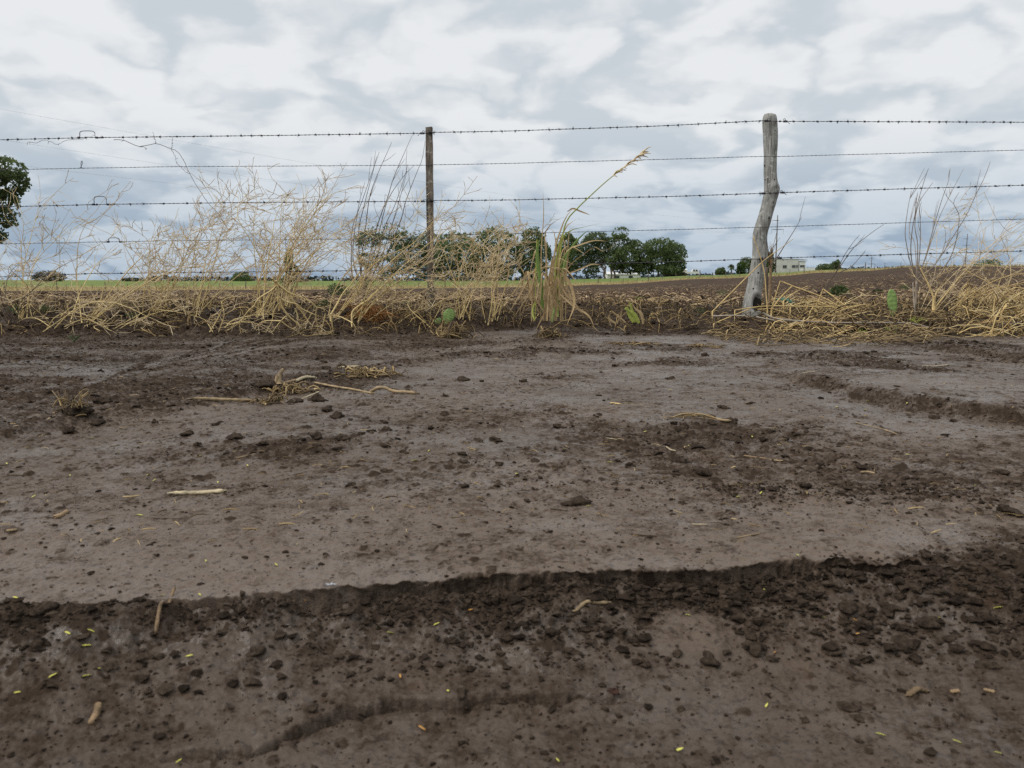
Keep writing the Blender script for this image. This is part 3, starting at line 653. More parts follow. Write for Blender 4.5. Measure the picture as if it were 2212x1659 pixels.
ST = [
    ('corn_stalk', [c5(1500, 1466), c5(1700, 1462), c5(1900, 1448), c5(1925, 1450)], 11, 'palehusk', 'pale thick stalk piece lying alone on the silt at left', 'stalk', True),
    ('corn_stalk', [c5(1660, 650), c5(1900, 650), c5(2190, 662)], 9, 'husk', 'hollow tan stalk lying along the clod ridge', 'stalk', True),
    ('corn_stalk', [c6(505, 508), c6(650, 530), c6(850, 575), c6(1015, 598)], 6, 'husk', 'long thin stalk ending against the curled husk', 'stalk', False),
    ('corn_husk', [c6(980, 592), c6(1040, 555), c6(1110, 548), c6(1190, 578), c6(1300, 585), c6(1380, 602)], 9, 'husk', 'curled brown and yellow husk at the right of the debris', 'husk', True),
    ('corn_stalk', [c6(345, 498), c6(430, 480), c6(522, 466)], 8, 'palehusk', 'pale cream stalk stub in the middle of the debris', 'stalk', False),
    ('corn_stalk', [c6(200, 528), c6(280, 500), c6(350, 488)], 7, 'residue', 'dark brown stalk lying left of the cream stub', 'stalk', False),
    ('corn_stalk', [c6(705, 372), c6(790, 364), c6(890, 360)], 5, 'palehusk', 'greyish stalk above the debris heap', 'stalk', False),
    ('straw_piece', [c6(155, 615), c6(240, 590), c6(330, 560)], 4, 'husk', 'thin bent straw below the brown stalk in the debris', 'straw', False),
    ('straw_piece', [c6(395, 645), c6(470, 615), c6(550, 580)], 4, 'palehusk', 'thin straw propped on a clod below the cream stub', 'straw', False),
    ('straw_piece', [c5(115, 882), c5(230, 865), c5(345, 850), c5(480, 785)], 4, 'husk', 'crooked pale root left of the root clump', 'root', False),
    ('straw_piece', [c7(850, 680), c7(890, 682), c7(935, 688)], 4, 'straw', 'short tan straw chip on the flat mid track', 'straw', False),
    ('straw_piece', [c7(955, 686), c7(1030, 685)], 3, 'husk', 'dull brown chip just right of the tan straw chip', 'straw', False),
    ('straw_piece', [c7(810, 980), c7(860, 984), c7(910, 992)], 2.5, 'palehusk', 'thin whitish straw on mid track below the chips', 'straw', False),
    ('straw_piece', [c7(1330, 1060), c7(1370, 1078), c7(1415, 1090)], 3, 'palehusk', 'small pale straw pointing down right near dark clods', 'straw', False),
    ('straw_piece', [c8(1330, 366), c8(1450, 357), c8(1562, 350)], 2.6, 'palehusk', 'straight pale straw between the two ruts', 'straw', False),
    ('straw_piece', [c8(760, 845), c8(860, 870), c8(1000, 905), c8(1130, 950)], 2.6, 'husk', 'wavy thin seed stem on the mud right of centre', 'stem', False),
    ('straw_piece', [c8(800, 1278), c8(860, 1270), c8(925, 1288)], 4, 'husk', 'short bowed brown straw on the silt at right', 'straw', False),
    ('straw_piece', [c8(0, 1165), c8(60, 1172), c8(130, 1185)], 4, 'husk', 'straw with a pale tip beside a dark crumb', 'straw', False),
    ('straw_piece', [c8(295, 432), c8(350, 420), c8(405, 411)], 2.2, 'palehusk', 'thin straw on the track above the right rut', 'straw', False),
    ('corn_stalk', [c8(1760, 102), c8(1880, 95), c8(1980, 84)], 5, 'straw', 'golden stalk lying at the verge edge on the far right', 'stalk', False),
    ('dry_leaf', [b1(1135, 525), b1(1090, 640), b1(1050, 740), b1(1010, 835)], 7, 'brownhusk', 'long flat brown leaf sliding down below the ledge', 'leaf', False),
    ('dry_husk', [b1(640, 1250), b1(625, 1310), b1(585, 1385)], 13, 'brownhusk', 'thick dry husk with a dark hollow in the lower left', 'husk', False),
    ('corn_husk', [b3(415, 652), b3(480, 628), b3(550, 605), b3(622, 598)], 9, 'husk', 'pale split husk lying under the ledge at centre', 'husk', True),
    ('twig', [b3(760, 143), b3(850, 155), b3(945, 160)], 4, 'darkstem', 'dark straight twig on the silt just above the ledge', 'twig', False),
    ('straw_piece', [b3(1160, 84), b3(1270, 86)], 3.5, 'palehusk', 'short pale straw above the dark twig', 'straw', False),
    ('straw_piece', [b3(1450, 176), b3(1530, 158), b3(1612, 140)], 3.5, 'husk', 'thin brown straw above the darkest hollow of the ledge', 'straw', False),
    ('bark_chip', [b4(905, 1197), b4(965, 1182), b4(1028, 1168)], 11, 'brownhusk', 'squarish tan chip on the mud at lower right', 'chip', True),
    ('dry_leaf', [b4(1180, 1170), b4(1240, 1168)], 8, 'residue', 'brown dry leaf bit right of the tan chip', 'leaf', False),
    ('dry_leaf', [b4(1395, 1155), b4(1470, 1175)], 7, 'residue', 'curled yellowish leaf bit at the lower right edge', 'leaf', False),
    ('dry_leaf', [b1(355, 45), b1(400, 25), b1(440, 5)], 10, 'residue', 'dark rotting leaf on the silt left of the pale stalk', 'leaf', False),
    ('dry_leaf', [b1(40, 140), b1(115, 120)], 6, 'husk', 'small brown leaf at the left edge of the silt', 'leaf', False),
    ('straw_piece', [b1(990, 45), b1(1080, 55), b1(1180, 48)], 3, 'darkstem', 'thin dark straw below the pale stalk piece', 'straw', False),
    ('straw_piece', [c5(2040, 1165), c5(2120, 1155), c5(2212, 1140)], 3, 'husk', 'thin brown stem on the cloddy mud at left', 'straw', False),
    ('twig', [c7(2000, 1140), c7(2090, 1155), c7(2200, 1160)], 4, 'residue', 'dark twig with a pale end on the right track', 'twig', False),
    ('twig', [c7(330, 1592), c7(410, 1600), c7(480, 1612)], 6, 'darkstem', 'dark wet twig half sunk below the largest clod', 'twig', False),
]
for nm, px, w, mt, lab, cat, fr in ST: stalk(nm, px, w, M[mt], lab, cat, fray=fr)
# upright splinters in the debris
g = G(*c6(200, 515)); top = P(*c6(235, 375), g[1]+.02)
mb = MB(); mb.tube(smooth_curve([g, (g+top)/2+np.array([-.006, 0, 0]), top], 8), [.008, .0085, .008, .0075, .007, .0065, .006, .003], 7)
t2 = P(*c6(180, 430), g[1]); mb.tube([g+np.array([-.01, 0, 0]), t2], [.006, .003], 6)
tag(mb.build('corn_stalk', M['husk'], origin=g), 'splintered stalk stub standing upright in the debris', 'stalk', 'crop residue lying on the muddy track')

def arcs(mb, n, cx, cy, sx, sy, L, hump, rad, seed, M_=5, k=3, curl=.5, ang=None, zoff=0):
    r = np.random.default_rng(seed)
    x = cx+r.normal(size=n)*sx if np.isscalar(cx) else cx; y = cy+r.normal(size=n)*sy if np.isscalar(cy) else cy
    a = r.random(n)*2*math.pi if ang is None else ang[0]+r.normal(size=n)*ang[1]
    l = L[0]+(L[1]-L[0])*r.random(n)**1.6; t = np.linspace(-.5, .5, M_)
    bend = r.normal(size=n)*curl
    aa = a[:, None]+bend[:, None]*t[None]*2
    px = x[:, None]+np.cumsum(np.cos(aa)*l[:, None]/M_, 1); py = y[:, None]+np.cumsum(np.sin(aa)*l[:, None]/M_, 1)
    px -= (px[:, -1:]-px[:, :1])/2; py -= (py[:, -1:]-py[:, :1])/2
    hum = hump*r.random(n)**1.5; tilt = r.normal(size=n)*.25*l*(hump > .03)
    pz = height(px.ravel(), py.ravel()).reshape(px.shape)
    zb = np.maximum(pz.mean(1, keepdims=True)+hum[:, None]*(1-4*t[None]**2)+tilt[:, None]*t[None]+.004, pz+.001)+zoff
    rr = (rad[0]+(rad[1]-rad[0])*r.random(n)**1.5)[:, None]*np.interp(t, [-.5, -.3, .3, .5], [.7, 1, 1, .5])[None]
    mb.tubes(np.stack([px, py, zb], -1), rr, k)

# small heaps of residue on the track
def heap(name, px, py, w, n, L, rad, mat, label, cat='straw heap', hump=.02, grp=None, sub=None):
    g = G(px, py); D = g[1]; s = w/FPX*D
    mb = MB(); arcs(mb, n, g[0], g[1]+s*.15, s*.28, s*.14, L, hump, rad, int(px*7+py), curl=.9)
    o = mb.build(name, M[mat], origin=g); return tag(o, label, cat, grp)
heap('straw_heap', *c6(980, 450), 110, 110, (.03, .13), (.0012, .004), 'damp', 'low heap of damp dry stalks above the curled husk', hump=.03)
heap('straw_heap', *c6(330, 600), 110, 60, (.03, .12), (.0012, .004), 'damp', 'scattered damp straw among clods left in the debris', hump=.025)
heap('straw_heap', *c6(90, 690), 60, 50, (.02, .07), (.001, .003), 'damp', 'small curled straw tuft at the right end of the hollow stalk', hump=.025)
heap('straw_heap', *c7(345, 105), 48, 60, (.05, .16), (.0015, .004), 'damp', 'small brown straw tuft alone on the far track at centre', hump=.06)
heap('straw_heap', *c6(1680, 105), 85, 90, (.06, .22), (.0015, .005), 'damp', 'brown straw clump with a dark hollow before the square post', hump=.09)
heap('straw_heap', *c7(1050, 175), 100, 60, (.03, .12), (.0012, .003), 'damp', 'flat patch of fine straw on the far track', hump=.012)
heap('straw_heap', *c7(1700, 200), 80, 40, (.03, .12), (.0012, .003), 'damp', 'flat straw patch on the far track right of centre', hump=.012)
# root clump
g = G(*c5(640, 780)); th = thing('root_clump', g, 'upturned stubble root clump on the left clod ridge', 'root clump')
mb = MB(); mb.add(clod_verts(ICO3, 901, .4)*.030+g+np.array([0, .01, .008]), tris=ICO3[1]); mb.build('soil_ball', M['clod'], th, g)
mb = MB(); arcs(mb, 18, g[0]-.004, g[1], .014, .012, (.03, .07), .02, (.0008, .002), 77, curl=1.3, zoff=.018)
for i in range(15):
    a = random.uniform(-1, 1); b0 = g+np.array([random.gauss(0, .014), random.gauss(0, .01), .02])
    mb.tube([b0, b0+np.array([a*.012, random.gauss(0, .008), .018]), b0+np.array([a*.03, random.gauss(0, .012), .026+random.random()*.014])], [.0016, .0012, .0006], 4)
mb.build('root_hair', M['damp'], th, g)
# dry grass stem with seed head lying on the track
g = G(*c7(1600, 830)); th = thing('dry_grass_stem', g, 'dry branched grass stem lying on the mid track', 'grass stem')
mb = MB(); q = [G(*c7(*p)) for p in ((1900, 855), (1800, 835), (1700, 810), (1600, 795), (1500, 793), (1480, 830))]
mb.tube(smooth_curve(q, 16)+np.array([0, 0, .004]), np.linspace(.0035, .0014, 16), 5); mb.build('stem', M['husk'], th, g)
mb = MB()
for i in range(14):
    a = q[random.choice((1, 2, 3))]; e = G(*c7(1300+random.random()*300, 775+random.random()*55)); mb.tube(smooth_curve([a, (a+e)/2+np.array([0, 0, .01*random.random()]), e], 6)+np.array([0, 0, .003]), .0010, 4)
mb.build('side_branch', M['damp'], th, g)
# white down feather under the ledge
g = G(*b2(480, 490)); mb = MB()
for i in range(22):
    d = np.array([random.gauss(.3, .5), random.gauss(0, .3), random.random()*.6+.1]); mb.tube([g+np.array([0, 0, .001]), g+d*.004, g+d*.008+np.array([0, 0, -.001])], [.0005, .0004, .0002], 3)
tag(mb.build('feather', M['feather'], origin=g), 'tuft of white down caught under the mud ledge', 'feather')

# ------------------------------------------------------------------ litter on the verge and in the field
def scatter(n, yr, seed, ulim, ypow=1.0):
    r = np.random.default_rng(seed); t = r.random(n)
    y = yr[0]*(yr[1]/yr[0])**(t**ypow); x = (r.random(n)*2-1)*ulim*y; return x, y
mb = MB(); x, y = scatter(6800, (4.40, 5.7), 21, .72); ok = (y > verge_edge(x)-.02) & (rng.random(len(x)) < np.clip(.55+4*fbm(x, y, .28, 3, 3), .08, 1)); x, y = x[ok], y[ok]
arcs(mb, len(x), x, y, 0, 0, (.03, .34), .075, (.0010, .0040), 22, curl=.9)
tag(mb.build('verge_litter', M['rot']), 'damp straw and rotted stems littered along the fence line', 'plant litter', kind='stuff')
mb = MB(); x, y = scatter(17000, (5.6, 60), 23, .75, 1.15)
arcs(mb, len(x), x, y, 0, 0, (.06, .34), .045, (.003, .013), 24, k=3, curl=.35)
tag(mb.build('crop_residue', M['residue']), 'brown crop residue strewn over the tilled field', 'crop residue', kind='stuff')
mb = MB(); x, y = scatter(1300, (1.0, 4.4), 25, .72)
arcs(mb, len(x), x, y, 0, 0, (.008, .035), .003, (.0005, .0013), 26, k=3, curl=.4)
tag(mb.build('straw_bits', M['damp']), 'tiny straw bits scattered over the muddy track', 'straw bits', kind='stuff')
# straw mats on the verge at right
mb = MB(); r_ = np.random.default_rng(31); n = 480
px = r_.uniform(1530, 2010, n); py = 688+r_.random(n)*34*np.interp(px, [1530, 1650, 2010], [.6, 1, 1]); w = np.array([plane(a, b, .16) for a, b in zip(px, py)])
arcs(mb, n, w[:, 0], w[:, 1], 0, 0, (.06, .34), .05, (.0015, .004), 32, curl=.35, ang=(0, .6))
tag(mb.build('straw_mat', M['damp']), 'flattened damp straw mat at the foot of the gnarled post', 'straw mat', kind='stuff')

def straw_heap(name, label, pxs, pys, n, L, seed, mat='straw', hump=.12, rad=(.0018, .0042)):
    r = np.random.default_rng(seed); px = r.uniform(*pxs, n); py = r.uniform(*pys, n)
    w = np.array([plane(a, b, .2) for a, b in zip(px, py)])
    g = np.array([w[:, 0].mean(), w[:, 1].mean(), 0]); g[2] = hz(g[0], g[1])
    mb = MB(); arcs(mb, n, w[:, 0], w[:, 1], 0, 0, L, hump, rad, seed+1, curl=.3, ang=(.1, .55), zoff=0)
    return tag(mb.build(name, M[mat], origin=g), label, 'straw heap')
straw_heap('straw_heap', 'big golden heap of broken straw at the right edge of the verge', (2055, 2420), (664, 690), 520, (.10, .55), 41, hump=.16, rad=(.0012, .0048))
straw_heap('straw_heap', 'tangle of golden straw lying right of the gnarled post', (1650, 1830), (668, 690), 210, (.1, .5), 43, hump=.09)
straw_heap('straw_heap', 'sparse dull straw between the cactus pad and the golden heap', (1890, 2050), (668, 690), 200, (.06, .3), 45, 'damp', hump=.07)

# single long stems, placed where the photograph shows them
def cf(x0): return lambda x, y: (x0+.2993*x, 259.2+.2993*y)
k1, k2, k3, k4 = cf(0), cf(553), cf(1105.9), cf(1658.9)
k6 = lambda x, y: (1539+.14646*x, 459+.14646*y)
def pixcurve(pix, Y0, Y1=None, n=18):
    Y1 = Y0 if Y1 is None else Y1
    ys = np.linspace(Y0, Y1, len(pix)); return smooth_curve([P(*p, yy) for p, yy in zip(pix, ys)], n)
def ground_base(c):
    """extend the lower end of a curve down into the soil"""
    b = c[0].copy(); z = hz(b[0], b[1])
    if b[2] > z-.01: c = np.vstack([[b[0], b[1], z-.02], c])
    return c
def stem_thing(name, pix, Y0, Y1, r0, r1, mat, label, cat, k=5, grounded=True):
    c = pixcurve(pix, Y0, Y1)
    if grounded: c = ground_base(c)
    mb = MB(); n = len(c); mb.tube(c, np.linspace(r0, r1, n)*(1+.12*np.sin(np.arange(n)*1.9)), k)
    return tag(mb.build(name, M[mat], origin=c[0]), label, cat, 'broken straws around the gnarled post')
STR = [
    ([(0, 1460), (380, 1080), (740, 725), (960, 560), (1190, 390)], 4.75, 4.85, .0055, .0015, 'long cane leaning across the foot of the gnarled post'),
    ([(810, 1440), (790, 1180), (770, 920), (720, 700), (600, 350)], 4.7, 4.75, .004, .002, 'bowed straw standing before the gnarled post'),
    ([(870, 1440), (930, 1230), (1000, 1010)], 4.8, 4.8, .0045, .003, 'upright broken straw right of the gnarled post'),
    ([(1000, 1012), (1250, 1110), (1600, 1240), (1900, 1400), (2180, 1520)], 4.8, 4.7, .004, .003, 'long straw sloping down right from the broken straw'),
    ([(880, 1420), (1000, 1260), (1170, 1090)], 4.9, 4.9, .006, .004, 'thick leaf straw leaning right behind the post foot'),
    ([(1050, 1300), (1200, 1190), (1400, 1085)], 4.9, 5.0, .005, .003, 'straw rising right above the green plastic scrap'),
    ([(1520, 1400), (1580, 1260), (1630, 1130)], 4.8, 4.8, .0045, .003, 'short upright straw halfway to the cactus pad'),
    ([(1632, 1130), (1850, 1290), (2090, 1485)], 4.8, 4.7, .0045, .003, 'straw falling right from the short upright straw'),
    ([(330, 1440), (600, 1400), (900, 1378), (1500, 1388), (2200, 1385)], 4.7, 4.75, .0035, .003, 'very long straw lying level past the post foot'),
    ([(20, 1640), (280, 1530), (540, 1425)], 4.6, 4.7, .0045, .003, 'straw sloping up to the left foot of the gnarled post'),
    ([(1150, 1385), (1300, 1340), (1490, 1290)], 4.75, 4.8, .004, .003, 'straw rising gently beyond the plastic scrap'),
    ([(1492, 1290), (1650, 1350), (1830, 1430)], 4.8, 4.75, .004, .003, 'bent straw dropping toward the cactus pad'),
    ([(1690, 1515), (1900, 1525), (2180, 1540)], 4.65, 4.65, .004, .003, 'yellow straw lying flat left of the cactus pad'),
]
for pix, a, b, r0, r1, lab in STR:
    stem_thing('long_straw', [k6(*p) for p in pix], a, b, r0, r1, 'straw', lab, 'straw', grounded=pix[0][1] > pix[-1][1] and pix[0][1] > 1290)
# big-heap long straws (crop of the right edge)
k7 = lambda x, y: ((3450+x/3.424)*.54, (850+y/3.424)*.54)
for i, (pix, lab) in enumerate([([(1390, 785), (1750, 970), (2000, 1090), (2260, 1220)], 'long straw slanting across the golden heap'),
    ([(1330, 1260), (1560, 1080), (1780, 950), (2000, 870), (2260, 825)], 'long arched straw over the golden heap'),
    ([(1500, 1180), (1800, 1050), (2260, 950)], 'straw leaning right out of the golden heap'),
    ([(1430, 1040), (1448, 910)], 'short stub upright behind the golden heap'),
    ([(1310, 1340), (1420, 1130), (1560, 1010)], 'bent straw at the left end of the golden heap'),
    ([(1770, 1480), (1800, 1280), (1825, 1105)], 'broad pale leaf standing in front of the golden heap'),
    ([(1390, 1290), (1500, 1400), (1610, 1490)], 'thick straw pointing down at the front of the golden heap'),
    ([(960, 1390), (1030, 1260), (1200, 1050), (1350, 860)], 'stout tan weed stem leaning right before the dark shrub'),
    ([(985, 1300), (1000, 1130), (1070, 1010)], 'curved tan stem beside the stout weed stem'),
    ([(975, 1170), (890, 960), (790, 760)], 'thin tan stem leaning left behind the stout weed stem'),
    ([(720, 1370), (700, 1150), (690, 960)], 'bleached forked stick standing by the cactus pad')]):
    r0 = .006 if 'stout' in lab else .0055 if 'stick' in lab or 'thick' in lab or 'broad' in lab else .004
    stem_thing('long_straw' if 'stick' not in lab else 'dead_stick', [k7(*p) for p in pix], 4.75 if i > 4 else 4.85, 4.8, r0, r0*.5, 'whitestick' if 'stick' in lab else 'straw', lab, 'straw' if 'stick' not in lab else 'stick', grounded=pix[0][1] > pix[-1][1])
# pale runners lying along the verge at right
for i, (pix, lab) in enumerate([([(740, 1480), (900, 1560), (1250, 1600), (1700, 1620), (2212, 1640)], 'grey woody root lying from the post foot to the right'),
    ([(640, 1540), (800, 1570), (1090, 1625)], 'short pale root below the grey woody root'),
    ([(0, 1530), (250, 1520), (480, 1525)], 'grey stick lying left of the post foot')]):
    stem_thing('dead_root', [k6(*p) for p in pix], 4.55, 4.5, .008 if i == 0 else .005, .004, 'whitestick', lab, 'root', grounded=False)
for i, (pix, lab) in enumerate([([(430, 1465), (800, 1462), (1040, 1470), (1200, 1505), (1380, 1510)], 'long bleached runner curving over the verge edge'),
    ([(1350, 1530), (1500, 1490), (1560, 1455)], 'bleached runner slanting up at the far right'),
    ([(1400, 1500), (1600, 1490), (1847, 1455)], 'bleached runner reaching the right edge of the picture'),
    ([(1440, 1505), (1650, 1470), (1847, 1470)], 'lower bleached runner at the right edge')]):
    stem_thing('dead_root', [k4(*p) for p in pix], 4.5, 4.5, .005, .003, 'whitestick', lab, 'root', grounded=False)

# ------------------------------------------------------------------ wire fence
FY = 4.9
def wire_path(pix, Y=FY):
    w = np.array([P(a, b, Y) for a, b in pix]); o = np.argsort(w[:, 0]); w = w[o]
    xs = np.arange(-9, 9, .02)
    sl0 = (w[1, 2]-w[0, 2])/(w[1, 0]-w[0, 0]); sl1 = (w[-1, 2]-w[-2, 2])/(w[-1, 0]-w[-2, 0])
    z = np.interp(xs, w[:, 0], w[:, 2]); z = np.where(xs < w[0, 0], w[0, 2]+(xs-w[0, 0])*sl0*.5, z); z = np.where(xs > w[-1, 0], w[-1, 2]+(xs-w[-1, 0])*sl1*.5, z)
    return np.stack([xs, np.full_like(xs, Y), z], 1)
fence = thing('wire_fence', (0, FY, hz(0, FY)), 'five strand barbed wire fence on a square post and a gnarled post', 'fence')
FO = np.array(fence.location)
WP = {'b1': [(0, 302), (210, 297), (553, 293), (919, 288), (933, 286), (1106, 283), (1400, 273), (1650, 261), (1682, 262), (2212, 264)],
      'p1': [(0, 367), (360, 360), (919, 357), (933, 356), (1106, 353), (1650, 338), (1682, 338), (2212, 324)],
      'b2': [(0, 447), (250, 441), (553, 437), (919, 435), (936, 433), (1106, 432), (1420, 425), (1648, 418), (1685, 416), (2212, 400)],
      'p2': [(0, 527), (360, 520), (919, 515), (936, 507), (1106, 505), (1640, 491), (1672, 490), (2212, 473)],
      'b3': [(0, 598), (198, 591), (553, 587), (919, 583), (936, 581), (1106, 575), (1400, 567), (1630, 560), (1685, 557), (2212, 542)]}
r_ = np.random.default_rng(8)
for key, nm in (('b1', 'barbed_wire'), ('p1', 'plain_wire'), ('b2', 'barbed_wire'), ('p2', 'plain_wire'), ('b3', 'barbed_wire')):
    c = wire_path(WP[key]); c[:, 2] += .002*fbm(c[:, 0], c[:, 0]*0, .3, 3, 2)
    mb = MB(); ph = c[:, 0]/.055*2*math.pi
    rad = .0015 if nm == 'barbed_wire' else .0011
    for s in (0, math.pi):
        mb.tube(c+np.stack([0*ph, np.cos(ph+s)*rad*1.1, np.sin(ph+s)*rad*1.1], 1), rad, 5)
    if nm == 'barbed_wire':
        x = -6.0
        while x < 6.0:
            x += (.066 if (key == 'b1' and x > 1.6) else .10 if key != 'b1' else .085)*r_.uniform(.6, 1.4)
            i = int(np.clip((x+9)/.02, 0, len(c)-1)); q = c[i]
            for s in (-.004, 0, .004): # the wrap
                mb.tube([q+np.array([s, math.cos(a)*.0045, math.sin(a)*.0045]) for a in np.linspace(0, 6.28, 7)], .0012, 4)
            for _ in range(4):
                a = r_.random()*6.28; d = np.array([r_.normal()*.7, math.cos(a), math.sin(a)]); d /= np.linalg.norm(d)
                mb.tube([q, q+d*.014], [.0013, .0006], 4)
    w_ = mb.build(nm, M['wire'], fence, FO)
    # loops and staple links riding on the wire at left
    loops = {'b1': [(210, 34, 13, 1)], 'p1': [(192, 0, 12, 2)], 'b2': [(228, 28, 16, 1)], 'p2': [(252, 24, 8, 1)]}.get(key, [])
    for px, wd, hp, t in loops:
        x0 = (px-1106)/1751*FY; z0 = np.interp(x0, c[:, 0], c[:, 2]); s = FY/FPX
        lb = MB()
        if t == 1:
            pts = [(-wd*.9, 1), (-wd*.5, 0), (-wd*.45, -hp*.75), (-wd*.3, -hp), (wd*.3, -hp), (wd*.47, -hp*.7), (wd*.5, 0), (wd*1.0, 1)]
            lb.tube(smooth_curve([np.array([x0+a*s, FY-.004, z0-b*s]) for a, b in pts], 24), .0022, 6)
            for e in (-.55, .55):
                for a in np.linspace(0, 18, 8): lb.tube([np.array([x0+e*wd*s+(a-9)*.0007, FY+math.cos(u)*.0055, z0+math.sin(u)*.0055]) for u in np.linspace(0, 6.28, 7)], .0012, 4)
        else:
            lb.tube([np.array([x0-.01+.028*(u/6.28)+.011*math.cos(u-1.9), FY-.003, z0+.02+.020*math.sin(u-1.9)+.010*math.cos(u-1.9)]) for u in np.linspace(.3, 6.1, 16)], .0016, 6)
            lb.tube([np.array([x0-.022, FY-.003, z0]), np.array([x0+.014, FY-.003, z0+.001])], .0016, 6)
        lb.build('wire_loop', M['wire'], w_, FO)
    # tie wires on the posts
    for px in ((925, 1662) if nm == 'barbed_wire' else ()):
        x0 = (px-1106)/1751*FY; half = .022 if px < 1000 else .046
        lb = MB()
        for e in (-1, 1):
            xx = x0+e*half*1.25; z0 = np.interp(xx, c[:, 0], c[:, 2])
            for a in range(6): lb.tube([np.array([xx+(a-3)*.004*e, FY+math.cos(u)*.006, z0+math.sin(u)*.006]) for u in np.linspace(0, 6.28, 7)], .0014, 4)
            lb.tube(smooth_curve([(xx, FY, z0), (xx-e*.012, FY-.02, z0+.012), (xx-e*.025, FY-.03, z0+.004)], 6), .0016, 5)
            lb.tube([(xx+e*.01, FY, z0), (xx+e*.022, FY-.006, z0-.016)], .0014, 4)
        lb.build('tie_wire', M['wire'], w_, FO)
# square sawn post
lev = [(274, 919, 933.4), (300, 919, 933.6), (357, 919.5, 934.3), (433, 920.4, 935), (515, 922, 935.6), (600, 923, 936.3), (650, 923.5, 936.5), (700, 924, 937)]
mb = MB(); V = []; n = 90
pys = np.linspace(274, 700, n); l = np.interp(pys, [q[0] for q in lev], [q[1] for q in lev]); rr = np.interp(pys, [q[0] for q in lev], [q[2] for q in lev])
for i in range(n):
    a = P(l[i], pys[i], FY); b = P(rr[i], pys[i], FY); w = b[0]-a[0]; cxy = np.array([(a[0]+b[0])/2, FY+.024, a[2]])
    ring = []
    for ex, ey in [(-1, -1), (-.4, -1.02), (.3, -1), (1, -1), (1.02, 0), (1, 1), (0, 1), (-1, 1), (-1.02, 0)]:
        j = .05*(vnoise(np.array([ex*3+9.]), np.array([i*.23+ey*5]), 1)[0]-.5)*2
        ring.append(cxy+np.array([ex*w/2*(1+j), ey*w*.5*(1+j), (.006*(vnoise(np.array([ex*4+3.]), np.array([ey*4.]), 2)[0]-.5) if i == 0 else 0)]))
    V.append(ring)
m_ = 9; V = np.array(V).reshape(-1, 3); i = np.arange(n-1)[:, None]*m_; j = np.arange(m_)[None]
mb.add(V, np.stack([i+j, i+m_+j, i+m_+(j+1) % m_, i+(j+1) % m_], -1).reshape(-1, 4), [(0, a, a+1) for a in range(1, m_-1)])
o = mb.build('fence_post', M['wood'], fence, FO, smooth=False); o['label'] = 'thin square sawn post, weathered grey brown'
# gnarled trunk post
ed = [(52, 228, 292), (58, 214, 306), (75, 206, 314), (110, 200, 318), (250, 208, 322), (400, 212, 315), (520, 212, 312), (590, 214, 318), (620, 214, 326), (660, 213, 328), (700, 208, 325), (780, 190, 302), (850, 172, 282), (930, 145, 262), (1000, 125, 240), (1060, 120, 235), (1120, 122, 245), (1200, 118, 240), (1260, 108, 225), (1340, 92, 215), (1400, 85, 205), (1480, 65, 192), (1560, 45, 182), (1620, 38, 180), (1700, 30, 182)]
n = 170; kk = 40; yy = np.concatenate([[52, 53, 55, 58, 62, 67], np.linspace(74, 1700, n-6)])
L_ = np.interp(yy, [e[0] for e in ed], [e[1] for e in ed]); R_ = np.interp(yy, [e[0] for e in ed], [e[2] for e in ed])
ker = np.exp(-np.linspace(-1.5, 1.5, 7)**2); ker /= ker.sum()
sm = lambda a: np.concatenate([a[:6], np.convolve(np.pad(a, 3, 'edge'), ker, 'valid')[6:]])
L_, R_ = sm(L_), sm(R_)
gp = lambda x, y: (1593+.27*x, 232.2+.27*y)
th = np.arange(kk)/kk*2*math.pi; V = []
GY = FY+.05
knots = [(282, 195, 22, .10), (292, 650, 40, .30), (266, 768, 26, .16), (186, 1035, 24, .10), (150, 1540, 70, .0)]
for i in range(n):
    a = P(*gp(L_[i], yy[i]), GY); b = P(*gp(R_[i], yy[i]), GY); c = (a+b)/2; r = (b[0]-a[0])/2
    u = np.cos(th); f = -np.sin(th)                                     # f=-1.. faces the camera when negative y
    dis = 1+.05*(fbm(th*1.2+5, np.full(kk, yy[i]*.006), 1.0, 4, 1)*2)*np.sin(th/2)**.5 + .035*fbm(np.cos(th)*3+20, np.sin(th)*3+yy[i]*.01, .8, 4, 3)*2
    pxx = (L_[i]+R_[i])/2+u*(R_[i]-L_[i])/2
    for kx, ky, kr, ka in knots:
        dd = np.sqrt((pxx-kx)**2+(yy[i]-ky)**2)/kr
        front = (np.sin(th) > 0)
        dis = dis+np.where(front, ka*np.exp(-dd**2)-ka*1.1*np.exp(-(dd*2.4)**2), 0)
    hol = np.sqrt(((pxx-140)/38)**2+((yy[i]-1570)/75)**2)
    dis = np.where((np.sin(th) > 0), dis+.16*np.exp(-((hol-1.1)/.35)**2)-.55*np.exp(-hol**4), dis)
    V.append(np.stack([c[0]+r*u*dis, np.full(kk, GY)+r*.95*f*dis, np.full(kk, c[2])+(.004*fbm(u*2+3, f*2, .7, 3, 1)*2 if i < 5 else 0)], 1))
V = np.array(V).reshape(-1, 3); i = np.arange(n-1)[:, None]*kk; j = np.arange(kk)[None]
mb = MB(); mb.add(V, np.stack([i+j, i+(j+1) % kk, i+kk+(j+1) % kk, i+kk+j], -1).reshape(-1, 4), [(0, a+1, a) for a in range(1, kk-1)])
post = mb.build('fence_post', M['trunkwood'], fence, FO); post['label'] = 'gnarled grey trunk post with an S bend, knots and a hollow foot'
